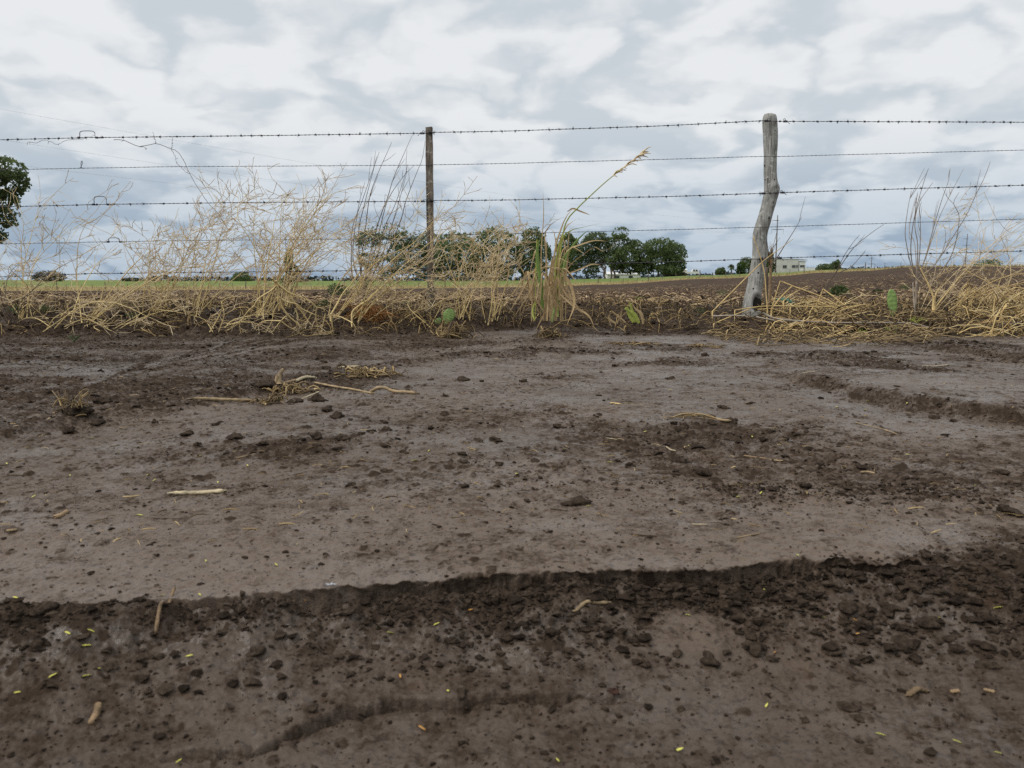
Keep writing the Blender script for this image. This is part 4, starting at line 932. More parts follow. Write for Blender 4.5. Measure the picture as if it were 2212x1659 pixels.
def post_front(x, y):
    i = int(np.argmin(abs(yy-y))); a = P(*gp(L_[i], y), GY); b = P(*gp(R_[i], y), GY); r = (b[0]-a[0])/2
    q = P(*gp(x, y), GY); u = np.clip((q[0]-(a[0]+b[0])/2)/r, -.9, .9); return np.array([q[0], GY-r*.95*math.sqrt(1-u*u), q[2]])
for x, y, r in ((278, 582, 8), (236, 885, 9), (150, 1324, 9), (282, 195, 8), (292, 672, 13), (268, 762, 7), (113, 1450, 9), (212, 468, 6), (216, 580, 5)):
    q = post_front(x, y); s = r*.27/FPX*FY
    mb = MB(); v = ICO2[0]*np.array([s, s*.5, s*1.15]); mb.add(v+q+np.array([0, .002, 0]), tris=ICO2[1]); mb.build('knot_hole', M['hole'], post, FO)
q = post_front(138, 1575); s = .27/FPX*FY
mb = MB(); v = clod_verts(ICO3, 5, .2)*np.array([30*s, 10*s, 95*s]); mb.add(v+q+np.array([0, .016, -.005]), tris=ICO3[1]); mb.build('rotten_hollow', M['hole'], post, FO)

# ------------------------------------------------------------------ dry weeds
def weed(label, base_px, tips, Y, seed, r0=.0042, dens=1.0, twig=1.0, bend=.25, depth=.25, stemmat='stem', twigmat='twig', droop=0.0):
    R = np.random.default_rng(seed)
    b0 = np.array([0., Y, 0.]); q = P(base_px[0], base_px[1], Y); b0[0] = q[0]; b0[2] = hz(q[0], Y)
    th = thing('dry_weed', b0, label, 'dry weed', 'dry weeds along the fence')
    for (tx, ty) in tips:
        Yt = Y+R.normal()*depth; tip = P(tx, ty, Yt); st = b0+np.array([R.normal()*.03, R.normal()*.03, -.02])
        v = tip-st; Lm = np.linalg.norm(v)
        ctl = [st, st+v*.33+np.array([R.normal()*.04, R.normal()*.03, Lm*bend*.45]), st+v*.7+np.array([R.normal()*.05, R.normal()*.03, Lm*bend*.45]), tip]
        n = 14; c = smooth_curve(ctl, n); c += np.cumsum(R.normal(size=(n, 3))*.0035, 0)*np.linspace(0, 1, n)[:, None]
        rs = r0*R.uniform(.5, .95); rr = np.linspace(rs, rs*.28, n)
        ms = MB(); ms.tube(c, rr, 6); mt = MB()
        nb = max(4, int(Lm/.064*dens))
        P2 = []; R2 = []; P3 = []; R3 = []
        for i in range(nb):
            t = .22+.78*(i+R.random())/nb; f = t*(n-1); a = int(min(f, n-2)); p = c[a]*(1-(f-a))+c[a+1]*(f-a)
            tg = c[a+1]-c[a]; tg /= np.linalg.norm(tg)
            d = tg*.6+R.normal(size=3)*np.array([1.0, .6, .45])+np.array([.30, 0, .0]); d /= np.linalg.norm(d)
            l = (.08+.34*R.random()**1.3*(1.1-t*.6))*min(1.3, Lm*1.5); m = 9
            cur = np.array([R.normal()*.55+.05, R.normal()*.35, R.normal()*.5+.55-droop])
            pts = [p]
            dd = d.copy()
            for s in range(m-1):
                dd = dd+cur*.13+R.normal(size=3)*.12; dd /= np.linalg.norm(dd); pts.append(pts[-1]+dd*l/(m-1))
            pts = np.array(pts); pts[:, 2] = np.maximum(pts[:, 2], b0[2]-.02); P2.append(pts); R2.append(np.linspace(max(.0013, rr[a]*.5), .0009, m))
            nt_ = R.poisson(3.6*twig)
            for _ in range(nt_):
                s = R.integers(1, m-1); e = pts[s+1]-pts[s]; e /= max(np.linalg.norm(e), 1e-6)
                e = e+R.normal(size=3)*np.array([.8, .5, .5])+np.array([.15, 0, .0]); e /= np.linalg.norm(e); l2 = .025+.10*R.random()**1.3
                w = [pts[s]]
                for z in range(4):
                    e = e+R.normal(size=3)*.2; e /= np.linalg.norm(e); w.append(w[-1]+e*l2/4)
                P3.append(np.array(w)); R3.append(np.array([.0010, .0014, .0010, .0015, .0008])*R.uniform(.8, 1.35))
        o = None
        mt.tubes(np.array(P2), np.array(R2), 4)
        if P3: mt.tubes(np.array(P3), np.array(R3), 3)
        o = ms.build('branch', M[stemmat], th, b0); mt.build('twig_spray', M[twigmat], o, b0)
    return th
def env(n, x0, x1, ytop, ybot, seed, skew=1.0):
    """tips spread in an envelope: ytop(x) given as list of (x,y)"""
    R = np.random.default_rng(seed); X = R.uniform(x0, x1, n); T = np.interp(X, [a for a, _ in ytop], [b for _, b in ytop])
    return [(x, t+(ybot-t)*R.random()**1.4*.75) for x, t in zip(X, T)]
weed('sparse open dry weed beside the left edge of the picture', (60, 690), [(40, 425), (130, 415), (-60, 470), (215, 480), (150, 500), (95, 560), (-30, 560), (200, 440)], 4.75, 1, .0036, .75, .8)
weed('dark stemmed dry weed low at the left edge', (30, 700), [(15, 545), (60, 560), (105, 620), (-20, 600), (150, 590), (170, 560), (-60, 560)], 4.6, 2, .0036, .5, .5, stemmat='darkstem')
weed('golden stemmed weed leaning right across a dark gap', (175, 705), [(260, 540), (330, 590), (390, 600), (420, 560), (300, 620), (480, 570), (230, 600), (360, 520), (180, 470)], 4.6, 3, .0048, .7, .75, .15)
weed('low spreading weed with drooping stems in front at left', (110, 725), [(40, 650), (230, 690), (290, 660), (20, 700), (190, 650), (330, 690), (250, 720)], 4.5, 4, .0040, .8, .7, .35, .15, droop=.4)
weed('thick twiggy weed in the middle of the left row', (330, 702), env(10, 262, 500, [(262, 445), (330, 440), (380, 470), (440, 470), (500, 480)], 590, 5), 4.8, 5, .0042, 1.0, 1.0)
weed('twiggy weed left of the tallest weed', (415, 706), env(9, 400, 600, [(400, 480), (480, 420), (540, 400), (600, 450)], 600, 6), 4.85, 6, .0042, 1.0, 1.0)
weed('tallest bushy weed with golden stems, rising above the third wire', (565, 708), [(575, 405), (640, 405), (690, 405), (610, 440), (720, 420), (540, 420), (660, 450), (740, 470), (585, 470), (700, 490), (765, 520)], 4.8, 7, .0052, .95, 1.0)
weed('dense pale weed just left of the dark bare shrub', (620, 706), env(9, 600, 800, [(600, 440), (680, 430), (740, 450), (800, 490)], 610, 8), 4.95, 8, .0042, 1.0, 1.0)
weed('slanting weed crossing the dark bare shrub', (715, 690), [(850, 515), (905, 475), (830, 560), (880, 540), (800, 500), (770, 560), (840, 600)], 4.75, 9, .0050, 1.0, 1.0, .12)
weed('bent weed reaching right to the square post', (762, 695), [(1010, 465), (930, 500), (960, 440), (900, 570), (860, 590), (1040, 575), (985, 540)], 4.7, 10, .0050, .95, .9, .1)
weed('open weed beside the square post with crossing stems', (1000, 700), [(950, 520), (985, 500), (1040, 480), (1075, 520), (1100, 500), (930, 580), (1110, 570), (1020, 560), (1060, 600)], 4.8, 11, .0042, 1.0, 1.0)
weed('pale weed leaning into the tall grass clump from the left', (1060, 696), env(8, 1040, 1190, [(1040, 500), (1100, 480), (1140, 440), (1190, 500)], 620, 12), 4.85, 12, .0042, 1.0, 1.0)
weed('sprawling weed low before the twiggy weeds', (240, 722), [(330, 640), (380, 670), (430, 690), (300, 700), (200, 650), (410, 640), (350, 720)], 4.5, 21, .0042, .8, .7, .25, .12, droop=.25)
weed('sprawling golden weed low before the tallest weed', (470, 718), [(540, 640), (600, 670), (400, 660), (560, 700), (640, 640), (430, 700), (500, 630)], 4.48, 22, .0046, .8, .7, .25, .12, droop=.25)
weed('thin sprawling weed low between the dark shrub and the square post', (850, 690), [(900, 620), (940, 640), (800, 640), (980, 660), (870, 600)], 4.7, 23, .0034, .8, .7, .25, .1, droop=.2)
weed('low brown weed at the foot of the square post', (945, 700), [(900, 600), (960, 610), (1000, 640), (870, 650), (1030, 640), (925, 640)], 4.7, 14, .0032, .9, .6, .3, droop=.2)
weed('pale seeding weed right of the dark shrub, leaning right', (1995, 690), [(2040, 470), (2120, 500), (2180, 480), (2212, 520), (2080, 430), (2150, 545), (2220, 455), (2260, 570), (2060, 530)], 4.85, 15, .0026, .85, .8, .1, stemmat='twig')
weed('whitish seeding weed at the far right edge', (2140, 680), [(2130, 560), (2190, 560), (2230, 520), (2100, 590), (2250, 600)], 4.95, 16, .0035, .9, .9)
# broken branch of weed tipped over, thick golden stems hanging down (front of the tallest weed)
kk6 = lambda x, y: ((900+x/3.687)*.54, (1080+y/3.687)*.54)
b0 = P(*kk6(750, 170), 4.5); gb = np.array([b0[0], 4.5, hz(b0[0], 4.5)])
th = thing('dry_weed', gb, 'broken golden weed tipped head down before the tallest weed', 'dry weed', 'dry weeds along the fence')
BR = [([(750, 160), (790, 300), (790, 480), (860, 580), (960, 700), (1080, 800), (1170, 900), (1180, 930)], .0075), ([(700, 120), (770, 220), (900, 310), (990, 430), (1050, 520), (1150, 640), (1230, 760), (1390, 920)], .0062),
      ([(750, 170), (830, 250), (960, 340), (1090, 390), (1200, 440), (1290, 490), (1350, 550), (1440, 560), (1480, 630)], .0058), ([(800, 400), (880, 460), (1050, 500), (1130, 570), (1280, 640), (1400, 690), (1510, 770)], .0045),
      ([(760, 230), (690, 300), (500, 420), (430, 530), (330, 620), (240, 740), (60, 830), (0, 880)], .0052), ([(790, 490), (720, 620), (690, 760), (610, 920)], .004), ([(900, 680), (830, 750), (740, 860), (670, 950)], .0042),
      ([(830, 750), (600, 750), (500, 800), (440, 870), (500, 1000)], .0036), ([(840, 765), (940, 840), (1040, 890), (1140, 980)], .0036), ([(1350, 560), (1340, 700), (1380, 880)], .003), ([(430, 530), (520, 590), (620, 620), (720, 650)], .003),
      ([(1030, 570), (1080, 700), (1060, 820), (1040, 890)], .0036), ([(1280, 640), (1220, 740), (1150, 820)], .003), ([(240, 740), (215, 830), (250, 960)], .003), ([(1480, 650), (1440, 820), (1400, 940)], .003),
      ([(1560, 650), (1580, 800), (1570, 920), (1330, 1000)], .0042), ([(1880, 780), (1700, 690), (1560, 670)], .004), ([(1880, 780), (1940, 870), (1980, 920)], .004)]
for pix, r in BR:
    c = smooth_curve([P(*kk6(*p), 4.42+.02*i) for i, p in enumerate(pix)], 20); hh = height(c[:, 0], c[:, 1]); c[:, 2] = np.maximum(c[:, 2], hh+.002)
    mb = MB(); mb.tube(c, np.linspace(r, r*.45, 20), 6); o = mb.build('branch', M['stem'], th, gb)
    R = np.random.default_rng(int(pix[0][0]+pix[-1][1])); p3 = []; r3 = []
    for _ in range(9):
        s = R.integers(9, 19); e = c[s]-c[s-1]; e = e/np.linalg.norm(e)+R.normal(size=3)*.7+np.array([0, 0, -.3]); e /= np.linalg.norm(e); l = .02+.05*R.random()
        w = np.array([c[s]+e*l*t+R.normal(size=3)*.003 for t in np.linspace(0, 1, 5)]); w[:, 2] = np.maximum(w[:, 2], height(w[:, 0], w[:, 1])+.001); p3.append(w); r3.append(np.array([.0012, .0013, .001, .0013, .0006]))
    mt = MB(); mt.tubes(np.array(p3), np.array(r3), 4); mt.build('twig_spray', M['twig'], o, gb)
# two upright stout stems and rusty tangle
for i, (pix, lab) in enumerate([([(1560, 660), (1640, 530), (1750, 330), (1850, 220), (1990, 20)], 'stout tan stem rising right below the dark shrub'), ([(1870, 770), (1890, 600), (2090, 450), (2212, 330), (2420, 160)], 'stout elbowed stem rising right before the rusty tangle')]):
    stem_thing('weed_stalk', [kk6(*p) for p in pix], 4.6, 4.65, .0065, .003, 'stem', lab, 'stem')
g = G(795, 690); mb = MB(); arcs(mb, 110, g[0]+.02, g[1]+.03, .07, .04, (.1, .3), .09, (.0012, .0028), 61, curl=1.2); tag(mb.build('dry_tangle', M['orange'], origin=g), 'rusty orange tangle of fine dry stems below the dark shrub', 'dry tangle')
# dry vine hanging on the top wire
vp = thing('dry_vine', P(500, 290, FY-.01), 'thin dry vine trailing from the top wire at left', 'vine'); vo = np.array(vp.location)
def vine(pix, r, Y=FY-.012, name='tendril'):
    mb = MB(); c = pixcurve([k1(*p) for p in pix], Y, Y, 30); c += np.random.default_rng(len(pix)).normal(size=c.shape)*.0015; mb.tube(c, np.linspace(r, r*.7, 30), 4)
    for i in range(2, 28, 4): mb.tube([c[i], c[i]+np.array([random.gauss(0, .006), 0, random.gauss(0, .008)])], [.0013, .0008], 3)
    mb.build(name, M['twine'], vp, vo)
vine([(200, 180), (205, 160), (270, 165), (320, 145), (420, 175), (470, 148), (600, 135), (680, 110)], .0013)
vine([(820, 140), (910, 152), (1010, 193), (1125, 170), (1180, 185), (1235, 210), (1270, 220), (1330, 300), (1350, 350), (1370, 390), (1440, 505), (1500, 595), (1560, 660), (1640, 770)], .0018, name='main_stem')
vine([(1235, 212), (1265, 260), (1278, 310), (1330, 365), (1368, 388)], .0013)
vine([(1125, 170), (1118, 140), (1106, 90)], .0011); vine([(1238, 205), (1244, 160), (1245, 120)], .0011); vine([(1010, 193), (1040, 195), (1058, 208)], .0011)

# dark bare shrubs
def shrub(label, stems, kf, Y, base, r0=.0045, mat='darkstem', twigs=5, seed=0):
    R = np.random.default_rng(seed); b = P(*kf(*base), Y); g = np.array([b[0], Y, hz(b[0], Y)])
    th = thing('bare_shrub', g, label, 'shrub')
    mb = MB(); mb.tube(smooth_curve([g+np.array([0, 0, -.03]), (g+b)/2+np.array([.004, 0, 0]), b+np.array([0, 0, .02])], 8), np.linspace(r0*2.6, r0*1.8, 8), 7); mb.build('trunk', M[mat], th, g)
    for i, s in enumerate(stems):
        Yt = Y+R.normal()*.12; c = smooth_curve([P(*kf(*p), Y+(Yt-Y)*t) for p, t in zip(s, np.linspace(0, 1, len(s)))], 24)
        mb = MB(); mb.tube(c, np.linspace(r0*R.uniform(.8, 1.1), .0012, 24), 5)
        for _ in range(twigs):
            a = R.integers(6, 22); e = c[a+1]-c[a]; e = e/np.linalg.norm(e)+R.normal(size=3)*.35; l = .03+.12*R.random()
            mb.tube(smooth_curve([c[a], c[a]+e*l*.5, c[a]+e*l+np.array([.01, 0, .02])], 6), [.0016, .0015, .0013, .0012, .001, .0008], 4)
        mb.build('stem', M[mat], th, g)
    return th
shrub('bare dark stemmed shrub left of the square post', [[(770, 1230), (715, 1180), (690, 1110), (690, 900), (700, 760), (760, 600), (830, 400), (890, 230)], [(770, 1230), (755, 1100), (740, 820), (780, 620), (850, 350), (870, 265)],
    [(775, 1225), (760, 1050), (790, 780), (820, 560), (870, 410), (980, 160)], [(780, 1220), (800, 1080), (880, 750), (950, 560), (1000, 400), (1130, 105)], [(780, 1220), (820, 1100), (910, 720), (960, 560), (1070, 400), (1145, 325)],
    [(785, 1225), (840, 1150), (920, 800), (1000, 620), (1060, 450), (1095, 330)], [(785, 1225), (870, 1130), (1035, 750), (1080, 590), (1160, 380), (1200, 280), (1220, 150)], [(775, 1230), (700, 1000), (735, 650), (785, 450)], [(785, 1225), (900, 1000), (980, 760), (1040, 560), (1090, 370)]],
    k2, 5.9, (775, 1240), .0052, twigs=3, seed=3)
shrub('bare grey brown shrub right of the cactus pad', [[(1070, 1170), (1030, 1040), (1000, 900), (990, 800), (1010, 640), (1035, 510)], [(1072, 1170), (1035, 1000), (1035, 850), (1070, 640), (1140, 400), (1160, 350)], [(1075, 1160), (1080, 900), (1060, 760), (1090, 600), (1190, 450)],
    [(1080, 1150), (1140, 980), (1200, 760), (1260, 560), (1300, 450), (1315, 350)], [(1080, 1150), (1150, 960), (1230, 720), (1300, 570), (1330, 490)], [(1085, 1140), (1200, 1050), (1330, 850), (1430, 690), (1500, 540), (1560, 420), (1605, 300)],
    [(1075, 1160), (1095, 960), (1100, 780), (1095, 640), (1110, 590)], [(1180, 1160), (1290, 1040), (1350, 900), (1380, 700), (1340, 600), (1380, 520)], [(1075, 1160), (1060, 900), (1020, 780), (1080, 540)]],
    k4, 4.95, (1070, 1180), .0034, mat='greystem', twigs=3, seed=4)
shrub('few thin dark sticks leaning right between post and cactus pad', [[(430, 1190), (520, 1060), (620, 920), (740, 820), (838, 752)], [(480, 1120), (550, 980), (610, 890), (660, 830)], [(520, 1100), (610, 1050), (705, 940)]], k4, 5.4, (420, 1205), .0032, twigs=1, seed=5)
shrub('single dark stick leaning right beside the gnarled post', [[(0, 1070), (60, 1000), (130, 890), (200, 780), (243, 700)]], k4, 5.1, (-10, 1085), .0045, twigs=1, seed=6)
shrub('short splintered stump with dry leaves behind the gnarled post', [[(25, 1060), (20, 990), (30, 895)], [(10, 1060), (5, 960), (0, 930)], [(30, 1050), (28, 960), (24, 930)], [(15, 1060), (14, 1000), (12, 950)]], k4, 5.15, (18, 1075), .0045, mat='residue', twigs=4, seed=7)

# ------------------------------------------------------------------ tall grass clump
g = G(1185, 700); g[1] = 4.65; g[2] = hz(g[0], g[1])
th = thing('grass_clump', g, 'tall half dry grass clump with one long seed stalk leaning right', 'grass clump')
R = np.random.default_rng(71); Yg = 4.65
c = pixcurve([k3(*p) for p in [(330, 1420), (335, 1150), (350, 950), (390, 740), (480, 630), (540, 572), (650, 470), (770, 370), (940, 238)]], Yg, Yg, 34)
mb = MB(); mb.tube(c, np.linspace(.006, .0018, 34), 6); mb.build('stalk', M['limeblade'], th, g)
mb = MB()
for i in range(32):
    t = 26.5+R.random()*6.5; a = int(t); p = c[a]*(1-t+a)+c[min(a+1, 33)]*(t-a); e = c[33]-c[28]; e /= np.linalg.norm(e); d = e*1.3+R.normal(size=3)*.3+np.array([.15, 0, -.12]); d /= np.linalg.norm(d); l = .025+.055*R.random()
    mb.tube(smooth_curve([p, p+d*l*.6, p+d*l+np.array([.004, 0, -.012])], 6), np.array([.0010, .0022, .0030, .0030, .0022, .0008]), 4)
mb.build('seed_head', M['twig'], th, g)
def gblade(pix, w, mat, Yo=0):
    c = pixcurve([k3(*p) for p in pix], Yg+Yo, Yg+Yo+R.normal()*.06, 14); mb = MB(); t = np.linspace(0, 1, 14)
    mb.blade(c, w*np.interp(t, [0, .3, .8, 1], [.55, 1, .7, .08]), R.normal(size=3)*.35+np.array([1, .2, .3])); mb.build('leaf_blade', M[mat], th, g)
for pix, w, m_, yo in [([(225, 1380), (215, 1200), (192, 1050), (185, 920), (210, 850)], .030, 'blade', -.05), ([(330, 1350), (370, 1080), (430, 920), (510, 830), (560, 790)], .016, 'blade', -.02), ([(320, 1300), (350, 1050), (430, 920), (510, 905)], .018, 'blade', .02),
    ([(330, 1300), (400, 1080), (520, 970), (600, 920), (660, 950), (740, 900), (775, 845)], .011, 'dryblade', -.06), ([(300, 1200), (390, 960), (500, 900), (600, 870), (690, 877)], .011, 'dryblade', -.04), ([(350, 1130), (480, 1080), (580, 1040), (640, 1050)], .009, 'dryblade', -.05),
    ([(360, 1080), (430, 1200), (452, 1340), (395, 1485)], .020, 'dryblade', -.15), ([(350, 1260), (440, 1340), (550, 1410), (592, 1490)], .013, 'dryblade', -.14), ([(230, 1400), (210, 1000), (228, 700), (224, 510)], .007, 'dryblade', .03),
    ([(250, 1400), (310, 950), (350, 800), (390, 700), (440, 640)], .012, 'dryblade', 0), ([(300, 1350), (330, 950), (400, 760), (490, 710)], .011, 'dryblade', .02), ([(400, 660), (440, 640), (500, 662), (565, 686)], .010, 'dryblade', 0),
    ([(260, 1400), (250, 1000), (240, 820), (300, 740), (380, 700)], .012, 'dryblade', .03), ([(300, 1390), (320, 1000), (360, 860), (420, 800), (540, 770), (640, 745)], .010, 'limeblade', .02), ([(160, 1440), (150, 1380), (170, 1300)], .012, 'limeblade', -.1), ([(290, 1460), (300, 1390), (310, 1340)], .014, 'blade', -.12),
    ([(200, 1400), (120, 1180), (60, 1060), (0, 1020)], .010, 'dryblade', 0), ([(230, 1380), (140, 1250), (60, 1200), (20, 1260)], .012, 'dryblade', -.06)]:
    gblade(pix, w, m_, yo)
for i in range(24):
    x0 = R.uniform(130, 390); lean = R.normal()*170+60; top = R.uniform(760, 1280)
    m_ = 'dryblade' if R.random() < .9 else 'limeblade'
    gblade([(x0, 1450), (x0+lean*.2, 1450-(1450-top)*.5), (x0+lean*.6, top+30), (x0+lean*1.5, top+R.uniform(-30, 260))], R.uniform(.006, .014), m_, R.normal()*.08)
for i in range(16):
    x0 = R.uniform(120, 380); s = R.choice([-1, 1], p=[.35, .65]); e = x0+s*R.uniform(40, 190)
    gblade([(x0, 1300), (x0+s*20, 1180-R.random()*100), (x0+s*70, 1250), (e, R.uniform(1380, 1480))], R.uniform(.006, .014), 'dryblade', -.1+R.normal()*.05)

# ------------------------------------------------------------------ small green plants, cactus pads, corn sprout
def pad(name_parent, c, w, h, tilt, lean, matname='pad', parent=None, origin=None, yaw=0.0):
    n, m = 26, 18; mb = MB(); V = []
    for i in range(n+1):
        v = i/n; z = v; prof = .26+.74*math.sin(math.pi/2*v/.58) if v < .58 else math.sqrt(max(1-((v-.58)/.424)**2, .004))
        for j in range(m):
            a = j/m*2*math.pi; th_ = w*.10*(.4+.6*math.sin(math.pi*v)); x = math.cos(a)*w/2*prof; y = math.sin(a)*th_
            bump = .003*(((i+(j % 4)*0) % 4) == 0)*((j % 3) == 0)
            V.append((x, y-(bump if math.sin(a) < 0 else -bump), z*h))
    V = np.array(V); cz, sz = math.cos(tilt), math.sin(tilt); x, y, z = V.T
    x, z = x*cz+z*sz, -x*sz+z*cz; cl, sl = math.cos(lean), math.sin(lean); y, z = y*cl-z*sl, y*sl+z*cl
    cy_, sy_ = math.cos(yaw), math.sin(yaw); x, y = x*cy_-y*sy_, x*sy_+y*cy_
    i = np.arange(n)[:, None]*m; j = np.arange(m)[None]
    mb.add(np.stack([x, y, z], 1)+c, np.stack([i+j, i+(j+1) % m, i+m+(j+1) % m, i+m+j], -1).reshape(-1, 4))
    return mb.build(matname, M['cactus'], parent, origin)
s = 4.75/FPX
q = P(1931, 674, 4.75); q[2] = min(q[2], hz(q[0], 4.75)+.01); hp = P(1925, 624, 4.75)[2]-q[2]
tag(pad(None, q, 21*s*1.05, hp, -.10, -.1, 'cactus_pad', None, q), 'single upright prickly pear pad rooted on the right verge', 'cactus')
g = P(968, 700, 4.6); g[2] = hz(g[0], 4.6); th = thing('prickly_pear', g, 'leaning prickly pear pads by the square post', 'cactus'); s = 4.6/FPX
pad(None, P(962, 697, 4.6)-np.array([0, 0, .004]), 26*s, 34*s, .42, -.1, 'pad', th, g); pad(None, P(950, 699, 4.62), 16*s, 13*s, -.5, -.2, 'pad', th, g)
g = G(1372, 700); g[1] = 4.7; g[2] = hz(g[0], 4.7); th = thing('corn_sprout', g, 'flattened corn sprout with lime green leaves', 'sprout'); Yg = 4.7
for pix, w, m_ in [([(880, 1460), (850, 1400), (830, 1350), (815, 1370)], .028, 'limeblade'), ([(890, 1460), (870, 1380), (852, 1320), (840, 1305)], .022, 'limeblade'), ([(920, 1465), (880, 1400), (810, 1360)], .03, 'limeblade'), ([(950, 1470), (935, 1400), (895, 1365), (870, 1330)], .02, 'dryblade'),
    ([(760, 1470), (790, 1400), (795, 1350)], .014, 'dryblade'), ([(750, 1470), (700, 1430), (720, 1380)], .016, 'dryblade'), ([(820, 1460), (760, 1410), (715, 1370)], .012, 'dryblade')]:
    c = pixcurve([k3(*p) for p in pix], 4.7, 4.68, 12); c[:, 2] = np.maximum(c[:, 2], height(c[:, 0], c[:, 1])+.003); mb = MB(); t = np.linspace(0, 1, 12); mb.blade(c, w*np.interp(t, [0, .4, 1], [.6, 1, .1]), np.array([.9, .2, .6])); mb.build('leaf_blade', M[m_], th, g)
mb = MB(); c = np.array([G(*k3(*p)) for p in [(870, 1300), (930, 1303), (1020, 1312)]])+np.array([0, 0, .02]); mb.blade(smooth_curve(c, 12), .02*np.sin(np.linspace(.3, 3, 12)), np.array([0, 1, .3])); tag(mb.build('corn_leaf', M['limeblade'], origin=c[0]), 'yellowed corn leaf lying beyond the corn sprout', 'leaf')
def green_weed(px, py, w, n, label, mat='green', h=1.0, cat='weed'):
    g = G(px, py); s = w/FPX*g[1]; R = np.random.default_rng(int(px*3+py)); mb = MB()
    for i in range(n):
        a = R.random()*6.28; el = R.random()**.7*1.3; rr = s*.5*R.random()**.5
        p = g+np.array([math.cos(a)*rr*math.cos(el), math.sin(a)*rr*.7*math.cos(el), .005+s*.42*h*math.sin(el)*R.random()**.3]); l = s*(.05+.07*R.random()); d = R.normal(size=3)+np.array([math.cos(a), math.sin(a), .5]); d /= np.linalg.norm(d)
        mb.blade([p, p+d*l*.5+np.array([0, 0, l*.1]), p+d*l], [l*.3, l*.5, l*.05], R.normal(size=3))
    for i in range(8):
        a = R.random()*6.28; mb.tube([g, g+np.array([math.cos(a)*s*.2, math.sin(a)*s*.15, s*.2*h]), g+np.array([math.cos(a)*s*.42, math.sin(a)*s*.3, s*.36*h])], [.003, .002, .001], 4)
    return tag(mb.build('green_weed', M[mat], origin=g), label, cat, 'green weeds near the fence')
for a in [(1812, 645, 56, 420, 'widest bushy green weed in the tilled field behind the straw'), (1954, 628, 28, 120, 'upright green weed behind the bare grey brown shrub'), (1898, 636, 26, 90, 'small green weed behind the cactus pad'),
          (36, 682, 44, 140, 'dull green weed under the dark stemmed dry weed'), (99, 678, 36, 110, 'green weed low under the left edge weeds'), (160, 738, 34, 40, 'pale green grass tuft at the road edge on the left'), (730, 640, 60, 260, 'green weed behind the broken golden weed'),
          (700, 668, 44, 160, 'green weed low among the golden stems'), (876, 664, 30, 60, 'tiny green weed on bare soil by the dark shrub'), (1345, 650, 22, 50, 'small green tuft in the residue beyond the corn sprout'), (1510, 680, 36, 50, 'sprawling green seedling left of the gnarled post'),
          (1560, 640, 30, 70, 'small green weed left of the gnarled post in the field'), (285, 690, 30, 70, 'sparse green weed in the dark gap at left')]:
    green_weed(*a)
green_weed(1930, 722, 46, 60, 'yellow green grass tuft in the flattened straw below the cactus pad', 'limeblade', .9)
green_weed(1862, 722, 26, 24, 'small lime grass shoot at the verge edge', 'limeblade', .8); green_weed(1980, 700, 50, 40, 'trampled olive grass tuft by the bleached runner', 'limeblade', .5)
# litter
g = P(1697, 655, 4.95); g[2] = max(g[2], hz(g[0], g[1])+.02); mb = MB(); nx, ny = 18, 8; V = []
for i in range(nx):
    for j in range(ny):
        u, v = i/(nx-1)-.5, j/(ny-1)-.5; V.append((u*.12, v*.05-.01*math.sin(u*9), .030*math.cos(u*2.6)*(1-1.2*v*v*2)-.03*u+.006*math.sin(u*22+v*9)))
mb.add(np.array(V)+g, [(i*ny+j, (i+1)*ny+j, (i+1)*ny+j+1, i*ny+j+1) for i in range(nx-1) for j in range(ny-1)])
o = mb.build('plastic_scrap', M['plastic'], origin=g); md = o.modifiers.new('thick', 'SOLIDIFY'); md.thickness = .001; tag(o, 'crumpled green plastic scrap behind the straw by the gnarled post', 'plastic scrap')
for px, py, lab, mt, w in ((k3(1065, 1362)[0], k3(1065, 1362)[1], 'flat whitish stone left of the gnarled post', 'whitestick', 18), (k3(1200, 1297)[0], k3(1200, 1297)[1], 'pale broken husk on the residue left of the gnarled post', 'palehusk', 34), (k4(1100, 1305)[0], k4(1100, 1305)[1], 'white litter strip behind the bleached stick', 'litterwhite', 22)):
    g = G(px, py); s = w/FPX*g[1]; mb = MB(); mb.add(clod_verts(ICO2, int(px), .25)*np.array([s*.5, s*.25, s*.16])+g+np.array([0, 0, s*.06]), tris=ICO2[1]); tag(mb.build('stone' if 'stone' in lab else 'husk' if 'husk' in lab else 'litter', M[mt], origin=g), lab, 'stone' if 'stone' in lab else 'husk' if 'husk' in lab else 'litter')

# ------------------------------------------------------------------ far fence
ff = thing('field_fence', P(900, 626, 134), 'long low wire fence along the far edge of the tilled field', 'fence'); fo = np.array(ff.location)
px = 8; R = np.random.default_rng(90); tops = []; i = 0
while px < 1965:
    u = (px-1106)/1751; Yf = 140.; x = u*Yf; z = hz(x, Yf); big = (i % 4 == 0); h = (1.35 if big else 1.05)*R.uniform(.9, 1.08)
    mb = MB(); r = (.085 if big else .04); mb.tube([(x, Yf, z-.2), (x+R.normal()*.02, Yf, z+h*.5), (x+R.normal()*.06, Yf, z+h)], [r, r, r*.9], 6); mb.build('fence_post', M['bark'], ff, fo); tops.append((x, Yf, z)); i += 1
    px += R.uniform(20, 34)
tops = np.array(tops)
for hh in (.35, .65, .95):
    mb = MB(); mb.tube(tops+np.array([0, -.08, hh]), .006, 4); mb.build('fence_wire', M['wire'], ff, fo)
mb = MB(); R = np.random.default_rng(92); n = 7000
x = (R.random(n)*1.9-.95)*133; y = 131+R.random(n)**1.4*26; x = x*y/133; z = height(x, y, False); l = .12+.42*R.random(n)**1.5*(1+.6*fbm(x, y, 9, 2, 1)*2); a = R.normal(size=(n, 2))*.25
